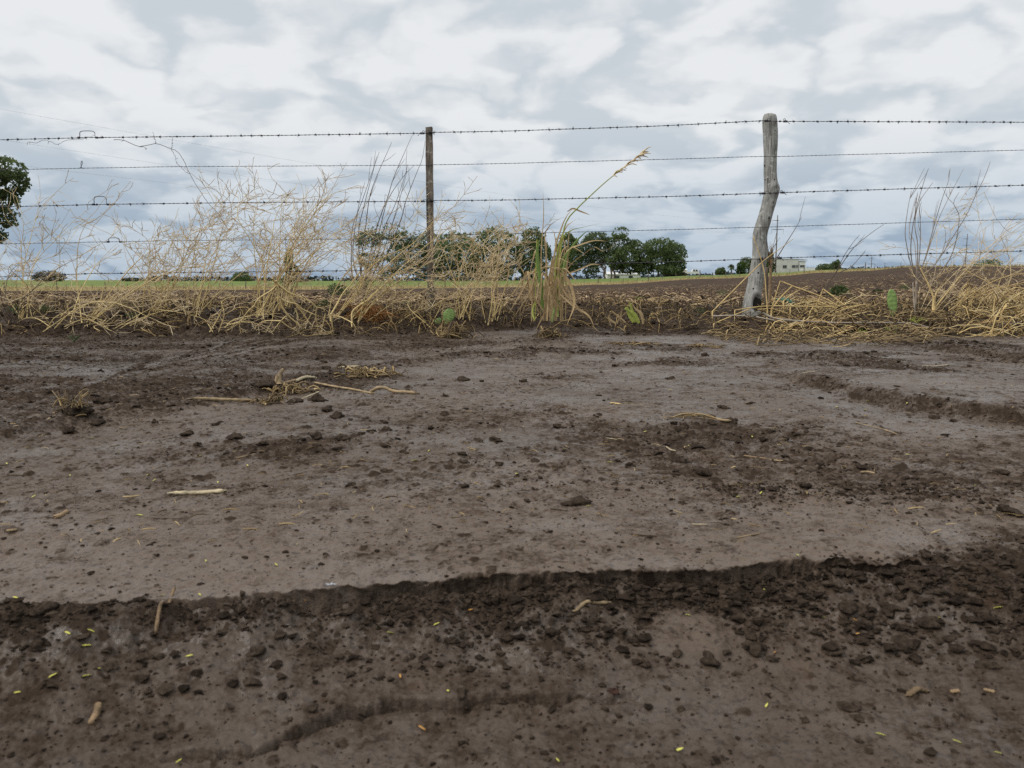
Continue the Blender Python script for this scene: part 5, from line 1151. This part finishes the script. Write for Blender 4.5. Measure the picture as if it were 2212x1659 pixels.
t = np.linspace(0, 1, 3); pts = np.stack([x[:, None]+a[:, :1]*l[:, None]*t, y[:, None]+a[:, 1:]*l[:, None]*t, z[:, None]-.03+l[:, None]*t], -1); mb.tubes(pts, np.broadcast_to(np.array([.05, .04, .015]), (n, 3)).copy(), 3)
tag(mb.build('dry_grass_strip', M['drygrass']), 'strip of dry yellow grass along the far field fence', 'dry grass', kind='stuff')

# ------------------------------------------------------------------ trees
def tree(name, label, D, base, lobes, seed, mat='crown', n=5200, leaf=.30, trunks=None, trunk_r=.35, group=None, gap=.42, cat='tree'):
    R = np.random.default_rng(seed); b = P(base[0], base[1], D); z = hz(b[0], D) if D > 20 else b[2]; b[2] = min(b[2], z)
    th = thing(name, b, label, cat, group); s = D/FPX
    area = sum(l[2]*l[3] for l in lobes); mb = MB(); tips = []
    A = []
    for li, (cx, cy, rx, ry) in enumerate(lobes):
        Yl = D+R.normal()*rx*s*.55; c = P(cx, cy, Yl); tips.append(c)
        k = int(1.25*n*rx*ry/area); u = R.normal(size=(k, 3)); u /= np.linalg.norm(u, axis=1)[:, None]
        ang = np.arctan2(u[:, 2], u[:, 0]); rad = (.45+.55*R.random(k)**.45)*(1+.34*fbm(ang*1.6+li*9, u[:, 1]*2+seed, .8, 3, 2)*2)
        p = c+u*rad[:, None]*np.array([rx*s, rx*s*.8, ry*s])*1.17
        q = fbm(p[:, 0]+p[:, 1]*.6, p[:, 2]*1.25+seed*3, 26*s, 3, 4); p = p[(q+.5 > gap-.08) | (R.random(len(p)) < .16)]; A.append(p)
    A = np.concatenate(A); k = len(A)
    d1 = R.normal(size=(k, 3)); d1 /= np.linalg.norm(d1, axis=1)[:, None]; d2 = np.cross(d1, R.normal(size=(k, 3))); d2 /= np.linalg.norm(d2, axis=1)[:, None]
    sz = leaf*1.25*(.55+.9*R.random(k))[:, None]
    v = np.stack([A-d1*sz, A-d2*sz*.55, A+d1*sz, A+d2*sz*.55], 1).reshape(-1, 3); mb.add(v, np.arange(4*k).reshape(-1, 4)); mb.build('crown', M[mat], th, b, smooth=False)
    mt = MB(); starts = [b+np.array([0, 0, -.3])] if not trunks else [np.array([P(*q_, D)[0], D, b[2]-.3]) for q_ in trunks]
    H = max(t_[2] for t_ in tips)-b[2]
    for st in starts: mt.tube(smooth_curve([st, st+np.array([R.normal()*.2, 0, H*.15]), st+np.array([R.normal()*.5, 0, H*.34])], 8), np.linspace(trunk_r, trunk_r*.7, 8), 8)
    for i, t_ in enumerate(tips):
        st = starts[i % len(starts)]; st2 = st+np.array([0, 0, H*(.14+.14*R.random())]); mid = st2*.5+t_*.5+np.array([R.normal()*.4, 0, -H*.04]); mt.tube(smooth_curve([st2, mid, t_], 9), np.linspace(trunk_r*.6, trunk_r*.12, 9), 6)
    mt.build('trunk', M['bark'], th, b); return th
GT = 'row of trees beyond the green field'
tree('tree', 'open crowned tree behind the dark bare shrub', 262, (828, 607), [(835, 500, 40, 15), (798, 520, 28, 17), (868, 518, 23, 19), (845, 545, 30, 18), (796, 560, 22, 16), (866, 572, 20, 18), (836, 588, 18, 10)], 1, 'crown2', 5600, .30, [(800, 607), (828, 607), (850, 607)], group=GT, gap=.47)
tree('tree', 'grey green tree directly behind the square post', 264, (918, 607), [(920, 522, 32, 18), (903, 552, 24, 24), (940, 555, 26, 26), (922, 585, 34, 17)], 2, 'crown2', 4200, .30, group=GT)
tree('tree', 'dark dense tree just right of the square post', 262, (988, 607), [(985, 522, 36, 19), (963, 555, 27, 28), (1012, 555, 32, 30), (985, 588, 44, 16), (1030, 580, 20, 20)], 3, 'crown', 6200, .30, group=GT, gap=.36)
tree('tree', 'dense dark tree in the gap between post and tall grass', 266, (1070, 607), [(1068, 517, 40, 22), (1047, 556, 30, 28), (1096, 556, 32, 32), (1068, 588, 44, 16)], 4, 'crown', 6200, .30, group=GT, gap=.36)
tree('tree', 'round dark tree behind the left of the tall grass clump', 262, (1152, 606), [(1152, 512, 22, 16), (1140, 545, 24, 26), (1168, 548, 20, 26), (1150, 580, 30, 18)], 5, 'crown', 5200, .30, group=GT, gap=.38)
tree('tree', 'dark tree half hidden by the tall grass leaves', 264, (1228, 605), [(1225, 528, 22, 18), (1242, 560, 16, 24), (1213, 572, 20, 22)], 6, 'crown', 4200, .30, group=GT, gap=.40)
tree('tree', 'two trunked tree left of the tallest tree in the row', 262, (1312, 603), [(1290, 514, 22, 11), (1273, 533, 20, 16), (1302, 534, 14, 18), (1285, 560, 26, 15), (1276, 580, 18, 12)], 7, 'crown2', 4600, .28, [(1308, 603)], group=GT, gap=.44)
tree('tree', 'tallest tree of the row, with a narrow pointed top', 260, (1322, 603), [(1340, 504, 14, 11), (1338, 528, 22, 20), (1354, 552, 26, 20), (1330, 562, 20, 18), (1371, 533, 13, 15), (1358, 580, 22, 11), (1380, 572, 12, 14)], 8, 'crown', 6000, .28, [(1320, 603), (1326, 603)], group=GT, gap=.38)
tree('tree', 'broad domed tree at the right end of the row', 258, (1437, 600), [(1425, 534, 30, 16), (1398, 550, 17, 19), (1455, 548, 24, 20), (1430, 564, 36, 18), (1392, 578, 18, 14), (1466, 574, 14, 16), (1442, 582, 22, 10)], 9, 'crown', 7600, .28, [(1437, 600), (1424, 600), (1446, 600)], group=GT, gap=.37)
tree('tree', 'large leafy tree cut off by the left edge of the picture', 70, (-70, 612), [(5, 364, 42, 22), (28, 395, 30, 24), (-5, 432, 40, 22), (2, 470, 30, 20), (-20, 505, 30, 18), (-70, 400, 60, 70), (-75, 490, 50, 50)], 10, 'crown', 9000, .13, trunk_r=.25, gap=.38)
GB = 'bushes on the far skyline'
def bush(label, lobes, base, D, seed, mat='crown', n=1500, leaf=.22, gap=.34): return tree('bush', label, D, base, lobes, seed, mat, n, leaf, trunk_r=.12, group=GB, gap=gap, cat='bush')
bush('brownish bush on the skyline at far left', [(105, 597, 28, 11), (90, 601, 16, 8), (122, 600, 16, 9)], (105, 609), 270, 21, 'crownbrown')
bush('green bush on the skyline under the twiggy weed', [(522, 599, 18, 10), (512, 603, 12, 6), (533, 603, 10, 6)], (522, 609), 270, 22, 'crown')
bush('faint low bush on the skyline left of the green bush', [(285, 604, 14, 4), (272, 605, 8, 3)], (285, 609), 280, 23, 'crownbrown', 500)
tree('young_tree', 'slim young tree among the golden weeds', 120, (628, 622), [(626, 552, 7, 12), (624, 570, 9, 14), (630, 588, 13, 15), (622, 605, 12, 12)], 24, 'crown', 2200, .11, trunk_r=.07, gap=.40)
bush('small round bush left of the palm', [(1557, 586, 9, 7), (1551, 589, 6, 5)], (1558, 595), 275, 25, 'crown', 700)
bush('lime topped bush between palm and gnarled post', [(1601, 574, 8, 7), (1600, 585, 9, 8)], (1601, 594), 275, 26, 'crown3', 900)
bush('dark round bushes half hidden behind the gnarled post', [(1612, 565, 12, 9), (1622, 572, 14, 12), (1615, 583, 14, 10)], (1618, 594), 280, 27, 'crown', 1400)
bush('tall dark bush behind the splintered stump', [(1662, 560, 8, 14), (1664, 578, 9, 12)], (1664, 592), 262, 28, 'crown', 1100)
bush('low dark bush right of the white building', [(1782, 577, 13, 6), (1776, 580, 10, 5)], (1782, 586), 275, 29, 'crown', 800)
bush('taller spiky bush right of the white building', [(1803, 574, 10, 8), (1808, 569, 6, 7), (1806, 580, 12, 5)], (1804, 585), 275, 30, 'crown', 1000)
bush('wide far bush beyond the bare ridge at right', [(2126, 568, 14, 8), (2144, 569, 16, 7), (2135, 573, 24, 6)], (2135, 582), 300, 31, 'crown', 1300)
bush('greyish bush before the cream shed', [(1462, 591, 14, 6), (1447, 593, 14, 5), (1475, 594, 8, 5)], (1462, 600), 262, 32, 'crownbrown', 1000)
# palm
D = 272; b = P(1580, 594, D); b[2] = hz(b[0], D); th = thing('palm_tree', b, 'small palm with drooping fronds left of the gnarled post', 'palm tree'); top = P(1580, 577, D)
mb = MB(); mb.tube([b+np.array([0, 0, -.2]), (b+top)/2+np.array([.05, 0, 0]), top], [.28, .22, .2], 8); mb.build('trunk', M['bark'], th, b)
mb = MB()
for i in range(46):
    a = i*2.4; el = random.uniform(-.5, 1.2); l = random.uniform(1.1, 1.8); d = np.array([math.cos(a)*math.cos(el), math.sin(a)*math.cos(el), math.sin(el)])
    c = smooth_curve([top, top+d*l*.6, top+d*l+np.array([0, 0, -.55])], 8); mb.blade(c, .5*np.sin(np.linspace(.2, 3.0, 8)), np.array([-d[1], d[0], .1]), -.2)
mb.build('crown', M['crown2'], th, b)
mb = MB(); R = np.random.default_rng(5); n = 2600; x = R.uniform(-700, 900, n); y = 1500+R.uniform(0, 60, n); z = height(x, y, False)
A = np.stack([x, y, z+R.random(n)*6*(1+.5*fbm(x, y*0, 80, 3, 1)*2)], 1); d1 = R.normal(size=(n, 3))*2.2; d2 = R.normal(size=(n, 3))*2.2; mb.add(np.stack([A-d1, A-d2, A+d1, A+d2], 1).reshape(-1, 3), np.arange(4*n).reshape(-1, 4))
tag(mb.build('far_wood', M['treeline']), 'distant blue grey wood along the horizon', 'wood', kind='stuff')

# ------------------------------------------------------------------ far buildings, pickup, poles
D = 268; kb = lambda x, y: k6(x, y)
def span(x0, x1, y0, y1, Dd=D): a = P(*kb(x0, y1), Dd); b = P(*kb(x1, y0), Dd); return a[0], b[0], a[2], b[2]
b = P(1710, 589, D); b[2] = hz(b[0], D); th = thing('house', b, 'flat roofed white house right of the tall utility pole', 'house')
x0, x1, z0, z1 = span(905, 1275, 690, 885); mb = MB(); mb.box(((x0+x1)/2, D+3, (z0-.6+z1)/2), (x1-x0, 6, z1-z0+.6)); w_ = mb.build('wall', M['greywall'], th, b, False); w_['label'] = 'greyish main wall'
mb = MB(); mb.box(((x0+x1)/2, D+3, z1+.06), (x1-x0+.2, 6.2, .12)); mb.build('roof', M['lattice'], th, b, False)
x0b, x1b, z0b, z1b = span(1277, 1372, 722, 885); mb = MB(); mb.box(((x0b+x1b)/2+.004, D+2.6, (z0b-.6+z1b)/2), (x1b-x0b, 5.4, z1b-z0b+.6)); w2 = mb.build('wall', M['white'], th, b, False); w2['label'] = 'bright white end bay'
xa, xb, za, zb = span(1279, 1395, 690, 716); mb = MB(); mb.box(((xa+xb)/2, D+2.4, zb), (xb-xa, 5.6, .07)); mb.box(((xa+xb)/2, D+2.4, za), (xb-xa, 5.6, .07))
for i in range(14): mb.box((xa+(xb-xa)*(i+.5)/14, D-.35, (za+zb)/2), (.05, .05, zb-za))
mb.build('roof_railing', M['lattice'], th, b, False)
for i, (q0, q1, r0, r1) in enumerate([(1035, 1096, 778, 822), (1172, 1224, 776, 816), (1232, 1262, 776, 812), (1288, 1358, 776, 810)]):
    wa, wb, wc, wd = span(q0, q1, r0, r1); par = w_ if i < 3 else w2; yf = D if i < 3 else D-.1
    mb = MB()
    for cx, cz, sx, sz in (((wa+wb)/2, wd, wb-wa+.12, .08), ((wa+wb)/2, wc, wb-wa+.12, .08), (wa, (wc+wd)/2, .07, wd-wc), (wb, (wc+wd)/2, .07, wd-wc), ((wa+wb)/2, (wc+wd)/2, .05, wd-wc)): mb.box((cx, yf-.03, cz), (sx, .08, sz))
    fr = mb.build('window', M['lattice'], par, b, False); mb = MB(); mb.box(((wa+wb)/2, yf-.012, (wc+wd)/2), (wb-wa, .02, wd-wc)); mb.build('pane', M['glass'], par, b, False)
xa, xb, za, zb = span(1274, 1480, 818, 862); b2_ = np.array([(xa+xb)/2, D-2, hz((xa+xb)/2, D-2)]); mb = MB(); mb.box(((xa+xb)/2, D-2, (za-.8+zb)/2), (xb-xa, .25, zb-za+.8)); mb.box(((xa+xb)/2, D-2, zb+.04), (xb-xa+.1, .33, .08)); tag(mb.build('garden_wall', M['white'], origin=b2_, smooth=False), 'low white wall in front of the flat roofed house', 'wall')
# cream shed and white low building under the trees
def fbox(name, px0, px1, py0, py1, Dd, depth, mat, label, cat, roof=None):
    a = P(px0, py1, Dd); c = P(px1, py0, Dd); x0, x1, z0, z1 = a[0], c[0], a[2], c[2]; bb = np.array([(x0+x1)/2, Dd, z0]); th = thing(name, bb, label, cat)
    mb = MB(); mb.box(((x0+x1)/2, Dd+depth/2, (z0-.8+z1)/2), (x1-x0, depth, z1-z0+.8)); mb.build('wall', M[mat], th, bb, False)
    mb = MB(); xm = (x0+x1)/2; e = .2; mb.add([(x0-e, Dd-e, z1), (x1+e, Dd-e, z1), (x1+e, Dd+depth+e, z1), (x0-e, Dd+depth+e, z1), (x0-e, Dd+depth/2, z1+depth*.12), (x1+e, Dd+depth/2, z1+depth*.12)], [(0, 1, 5, 4), (2, 3, 4, 5), (3, 2, 1, 0)], [(0, 4, 3), (1, 2, 5)]); mb.build('roof', M[roof or mat], th, bb, False)
    for t in (.3, .7):
        mb = MB(); mb.box((x0+(x1-x0)*t, Dd-.02, z0+(z1-z0)*.45), ((x1-x0)*.12, .06, (z1-z0)*.5)); mb.build('door' if t < .5 else 'window', M['glass'], th, bb, False)
    return th
fbox('shed', 1464, 1484, 583, 597, 272, 3, 'cream', 'small cream shed beside the white pickup', 'shed', 'white')
fbox('barn', 1312, 1384, 592.5, 603, 276, 8, 'white', 'long low white barn seen under the trees', 'barn', 'white')
# pickup
D2 = 270; a = P(1483, 597, D2); c = P(1511, 584, D2); Lc = c[0]-a[0]; Hc = c[2]-a[2]; zg = hz((a[0]+c[0])/2, D2); z0 = max(zg, a[2]-.3); pb = np.array([(a[0]+c[0])/2, D2, z0]); th = thing('pickup_truck', pb, 'white pickup truck parked beside the cream shed', 'pickup truck')
Wd = 1.75
def prism(pts, y0, y1):
    mb = MB(); n = len(pts); v = [(x, y0, z) for x, z in pts]+[(x, y1, z) for x, z in pts]; q = [(i, (i+1) % n, n+(i+1) % n, n+i) for i in range(n)]; t = [(0, i+1, i) for i in range(1, n-1)]+[(n, n+i, n+i+1) for i in range(1, n-1)]; mb.add(v, q, t); return mb
X = lambda u: a[0]+Lc*u
Zc_ = lambda v: z0+.1+Hc*v
prism([(X(0), Zc_(.22)), (X(1), Zc_(.22)), (X(1), Zc_(.45)), (X(.97), Zc_(.55)), (X(0), Zc_(.60))], D2, D2+Wd).build('body', M['white'], th, pb, False)
prism([(X(.42), Zc_(.585)), (X(.97), Zc_(.555)), (X(.86), Zc_(.97)), (X(.52), Zc_(1.0))], D2+.08, D2+Wd-.08).build('cab', M['white'], th, pb, False)
for u0, u1 in ((.50, .67), (.70, .88)): prism([(X(u0), Zc_(.63)), (X(u1), Zc_(.63)), (X(u1-.05), Zc_(.92)), (X(u0+.03), Zc_(.93))], D2+.06, D2+.078).build('window', M['glass'], th, pb, False)
for u in (.2, .8):
    mb = MB(); cw = np.array([X(u), D2+.1, z0+.33]); mb.add([(cw[0]+.33*math.cos(t), D2-.02+k*.25, cw[2]+.33*math.sin(t)) for k in (0, 1) for t in np.linspace(0, 6.283, 17)[:-1]], [(i, (i+1) % 16, 16+(i+1) % 16, 16+i) for i in range(16)], [(0, i, i+1) for i in range(1, 15)]); mb.build('wheel', M['rubber'], th, pb, False)
prism([(X(.0), Zc_(.2)), (X(.02), Zc_(.2)), (X(.02), Zc_(.3)), (X(.0), Zc_(.3))], D2-.03, D2+Wd+.03).build('bumper', M['rubber'], th, pb, False)

def pole(px, pytop, pybase, D, arms, label, r=.22, drop=None, name='utility_pole'):
    t = P(px, pytop, D); b = P(px, pybase, D); z = hz(b[0], D); b[2] = min(b[2], z)-.3; b[0] = t[0]; th = thing(name, b, label, 'utility pole', 'utility poles beyond the field')
    mb = MB(); mb.tube(np.linspace(b, t, 6), np.linspace(r*1.25, r*.75, 6), 10); mb.build('pole', M['concrete'], th, b); ends = []
    s = D/FPX
    for py, l, rr, ins in arms:
        zz = P(px, py, D)[2]; mb = MB()
        mb.tube([(t[0]-l*s, D-.05, zz+.12*r*4), (t[0], D-.05, zz), (t[0]+rr*s, D-.05, zz+.12*r*4)], [r*.35, r*.6, r*.35], 6); mb.build('crossarm', M['concrete'], th, b)
        for e in ([-l] if l else [])+([rr] if rr > 6 else []):
            p0 = np.array([t[0]+e*s, D-.05, zz+.12*r*4]); mi = MB(); m = 14; zzs = np.linspace(0, -ins*s, m); mi.tube(p0+np.stack([0*zzs, 0*zzs, zzs], 1), [r*.3 if i % 2 else r*.14 for i in range(m)], 6); mi.build('insulator', M['lattice'], th, b); ends.append(p0+np.array([0, 0, -ins*s]))
    return ends
e1 = pole(1680, 465, 590, 262, [(476.5, 10.5, 3.5, 10), (496, 12, 13.5, 10)], 'tall concrete utility pole with hanging insulators right of the gnarled post', .19)
pole(2090, 505, 583, 520, [(516, 8, 3, 7), (530, 9, 9, 7)], 'far concrete pole rising behind the pale weed at right', .26)
pole(1883.5, 552, 583, 420, [(558, 5, 5, 3), (570, 7, 7, 3)], 'small double armed pole on the ridge near the sticks', .16)
pole(617, 514, 610, 420, [(526, 7, 3, 7), (538, 8, 8, 7)], 'faint pole seen through the tallest weed', .22)
for i, (py, e) in enumerate([(158, e1[0]), (236, e1[1]), (300, e1[2])]):
    q = P(-420, py, 80); t = np.linspace(0, 1, 40)[:, None]; c = q*(1-t)+e*t; c[:, 2] -= (4*2.2*t*(1-t))[:, 0]; mb = MB(); mb.tube(c, .007, 4)
    tag(mb.build('power_line', M['twine'], origin=q), ['uppermost thin power line crossing the sky at left', 'middle thin power line crossing the sky at left', 'lowest thin power line crossing the sky at left'][i], 'power line', 'power lines across the sky')

# ------------------------------------------------------------------ sky, sun, camera
wd = bpy.data.worlds.new('World'); SC.world = wd; wd.use_nodes = True; nt = wd.node_tree; N = nt.nodes.new; L = nt.links.new
for n_ in list(nt.nodes): nt.nodes.remove(n_)
SUN_EL, SUN_AZ = math.radians(50), math.radians(-115)
sky = N('ShaderNodeTexSky'); sky.sky_type = 'NISHITA'; sky.sun_disc = False; sky.sun_elevation = SUN_EL; sky.sun_rotation = SUN_AZ
bg = N('ShaderNodeBackground'); bg.inputs[1].default_value = .10; L(sky.outputs[0], bg.inputs[0])
tc = N('ShaderNodeTexCoord'); sp = N('ShaderNodeSeparateXYZ'); L(tc.outputs['Generated'], sp.inputs[0])
def mth(op, a, b=None, c=None):
    n_ = N('ShaderNodeMath'); n_.operation = op
    for i, q in enumerate((a, b, c)):
        if q is None: continue
        if isinstance(q, (int, float)): n_.inputs[i].default_value = q
        else: L(q, n_.inputs[i])
    return n_.outputs[0]
zup = mth('MAXIMUM', sp.outputs['Z'], 0.0)
den = mth('ADD', zup, .30)
cmb = N('ShaderNodeCombineXYZ'); L(mth('DIVIDE', sp.outputs['X'], den), cmb.inputs[0]); L(mth('DIVIDE', sp.outputs['Y'], den), cmb.inputs[1])
def cn(scale, det, ro, dist, off):
    mp = N('ShaderNodeMapping'); mp.inputs['Location'].default_value = off; L(cmb.outputs[0], mp.inputs[0])
    n_ = N('ShaderNodeTexNoise'); n_.noise_dimensions = '2D'; n_.inputs['Scale'].default_value = scale; n_.inputs['Detail'].default_value = det; n_.inputs['Roughness'].default_value = ro; n_.inputs['Distortion'].default_value = dist
    L(mp.outputs[0], n_.inputs['Vector']); return n_.outputs[0]
def mr(a, f0, f1, t0, t1, smooth=True):
    n_ = N('ShaderNodeMapRange'); n_.interpolation_type = 'SMOOTHSTEP' if smooth else 'LINEAR'; L(a, n_.inputs[0])
    for i, q in enumerate((f0, f1, t0, t1)): n_.inputs[i+1].default_value = q
    return n_.outputs[0]
big = cn(2.3, 3, .5, .4, (3.1, 1.7, 0)); puff = cn(5.0, 7, .50, .5, (7.3, 2.9, 4)); fine = cn(14, 5, .55, .3, (1.3, 5.2, 8))
wn = N('ShaderNodeTexNoise'); wn.noise_dimensions = '2D'; wn.inputs['Scale'].default_value = 3.1; wn.inputs['Detail'].default_value = 5; L(cmb.outputs[0], wn.inputs['Vector'])
wv = N('ShaderNodeVectorMath'); wv.operation = 'MULTIPLY_ADD'; L(wn.outputs['Color'], wv.inputs[0]); wv.inputs[1].default_value = (.46, .46, 0); L(cmb.outputs[0], wv.inputs[2])
vo = N('ShaderNodeTexVoronoi'); vo.voronoi_dimensions = '2D'; vo.feature = 'SMOOTH_F1'; vo.inputs['Scale'].default_value = 4.1; vo.inputs['Smoothness'].default_value = .35; vo.inputs['Detail'].default_value = 2; vo.inputs['Roughness'].default_value = .45; L(wv.outputs[0], vo.inputs['Vector'])
billow = mth('SUBTRACT', .85, vo.outputs['Distance'])
dens = mth('ADD', mth('MULTIPLY', big, .44), mth('ADD', mth('MULTIPLY', puff, .16), mth('MULTIPLY', billow, .40)))
bright = mr(dens, .20, .455, 0, 1)
def mixc(f, a, b):
    n_ = N('ShaderNodeMix'); n_.data_type = 'RGBA'
    (L(f, n_.inputs[0]) if not isinstance(f, (int, float)) else None)
    for i, q in ((6, a), (7, b)):
        if isinstance(q, tuple): n_.inputs[i].default_value = (*q, 1)
        else: L(q, n_.inputs[i])
    return n_.outputs[2]
el = mr(zup, .0, .20, 0, 1)
darkc = mixc(el, (.29, .39, .52), (.60, .655, .70)); litec = mixc(el, (.50, .59, .69), (.845, .86, .87))
col = mixc(bright, darkc, litec)
col = mixc(mr(zup, .25, .9, 0, 1), col, mixc(bright, (.85, .88, .93), (1.12, 1.12, 1.10)))
bgc = N('ShaderNodeBackground'); L(col, bgc.inputs[0]); bgc.inputs[1].default_value = 1.0
ms = N('ShaderNodeMixShader'); ms.inputs[0].default_value = .94; L(bg.outputs[0], ms.inputs[1]); L(bgc.outputs[0], ms.inputs[2])
out = N('ShaderNodeOutputWorld'); L(ms.outputs[0], out.inputs[0])
sl = bpy.data.lights.new('sun', 'SUN'); sl.energy = 2.0; sl.angle = math.radians(20); sl.color = (1, .965, .91); so = bpy.data.objects.new('sun', sl); COL.objects.link(so)
sd = Vector((math.sin(SUN_AZ)*math.cos(SUN_EL), math.cos(SUN_AZ)*math.cos(SUN_EL), math.sin(SUN_EL))); so.rotation_euler = (sd).to_track_quat('Z', 'Y').to_euler(); so.location = (0, 0, 20)
cam = bpy.data.cameras.new('camera'); co = bpy.data.objects.new('camera', cam); COL.objects.link(co); SC.camera = co
co.location = (0, 0, ZC); co.rotation_euler = (math.radians(90)-PITCH, 0, 0); cam.sensor_width = 36; cam.lens = 36*FPX/W0; cam.clip_start = .02; cam.clip_end = 20000
cam.dof.use_dof = True; cam.dof.focus_distance = 4.0; cam.dof.aperture_fstop = 14
SC.view_settings.view_transform = 'Standard'; SC.view_settings.look = 'None'; SC.view_settings.exposure = 0; SC.view_settings.gamma = 1
SC.cycles.use_denoising = False
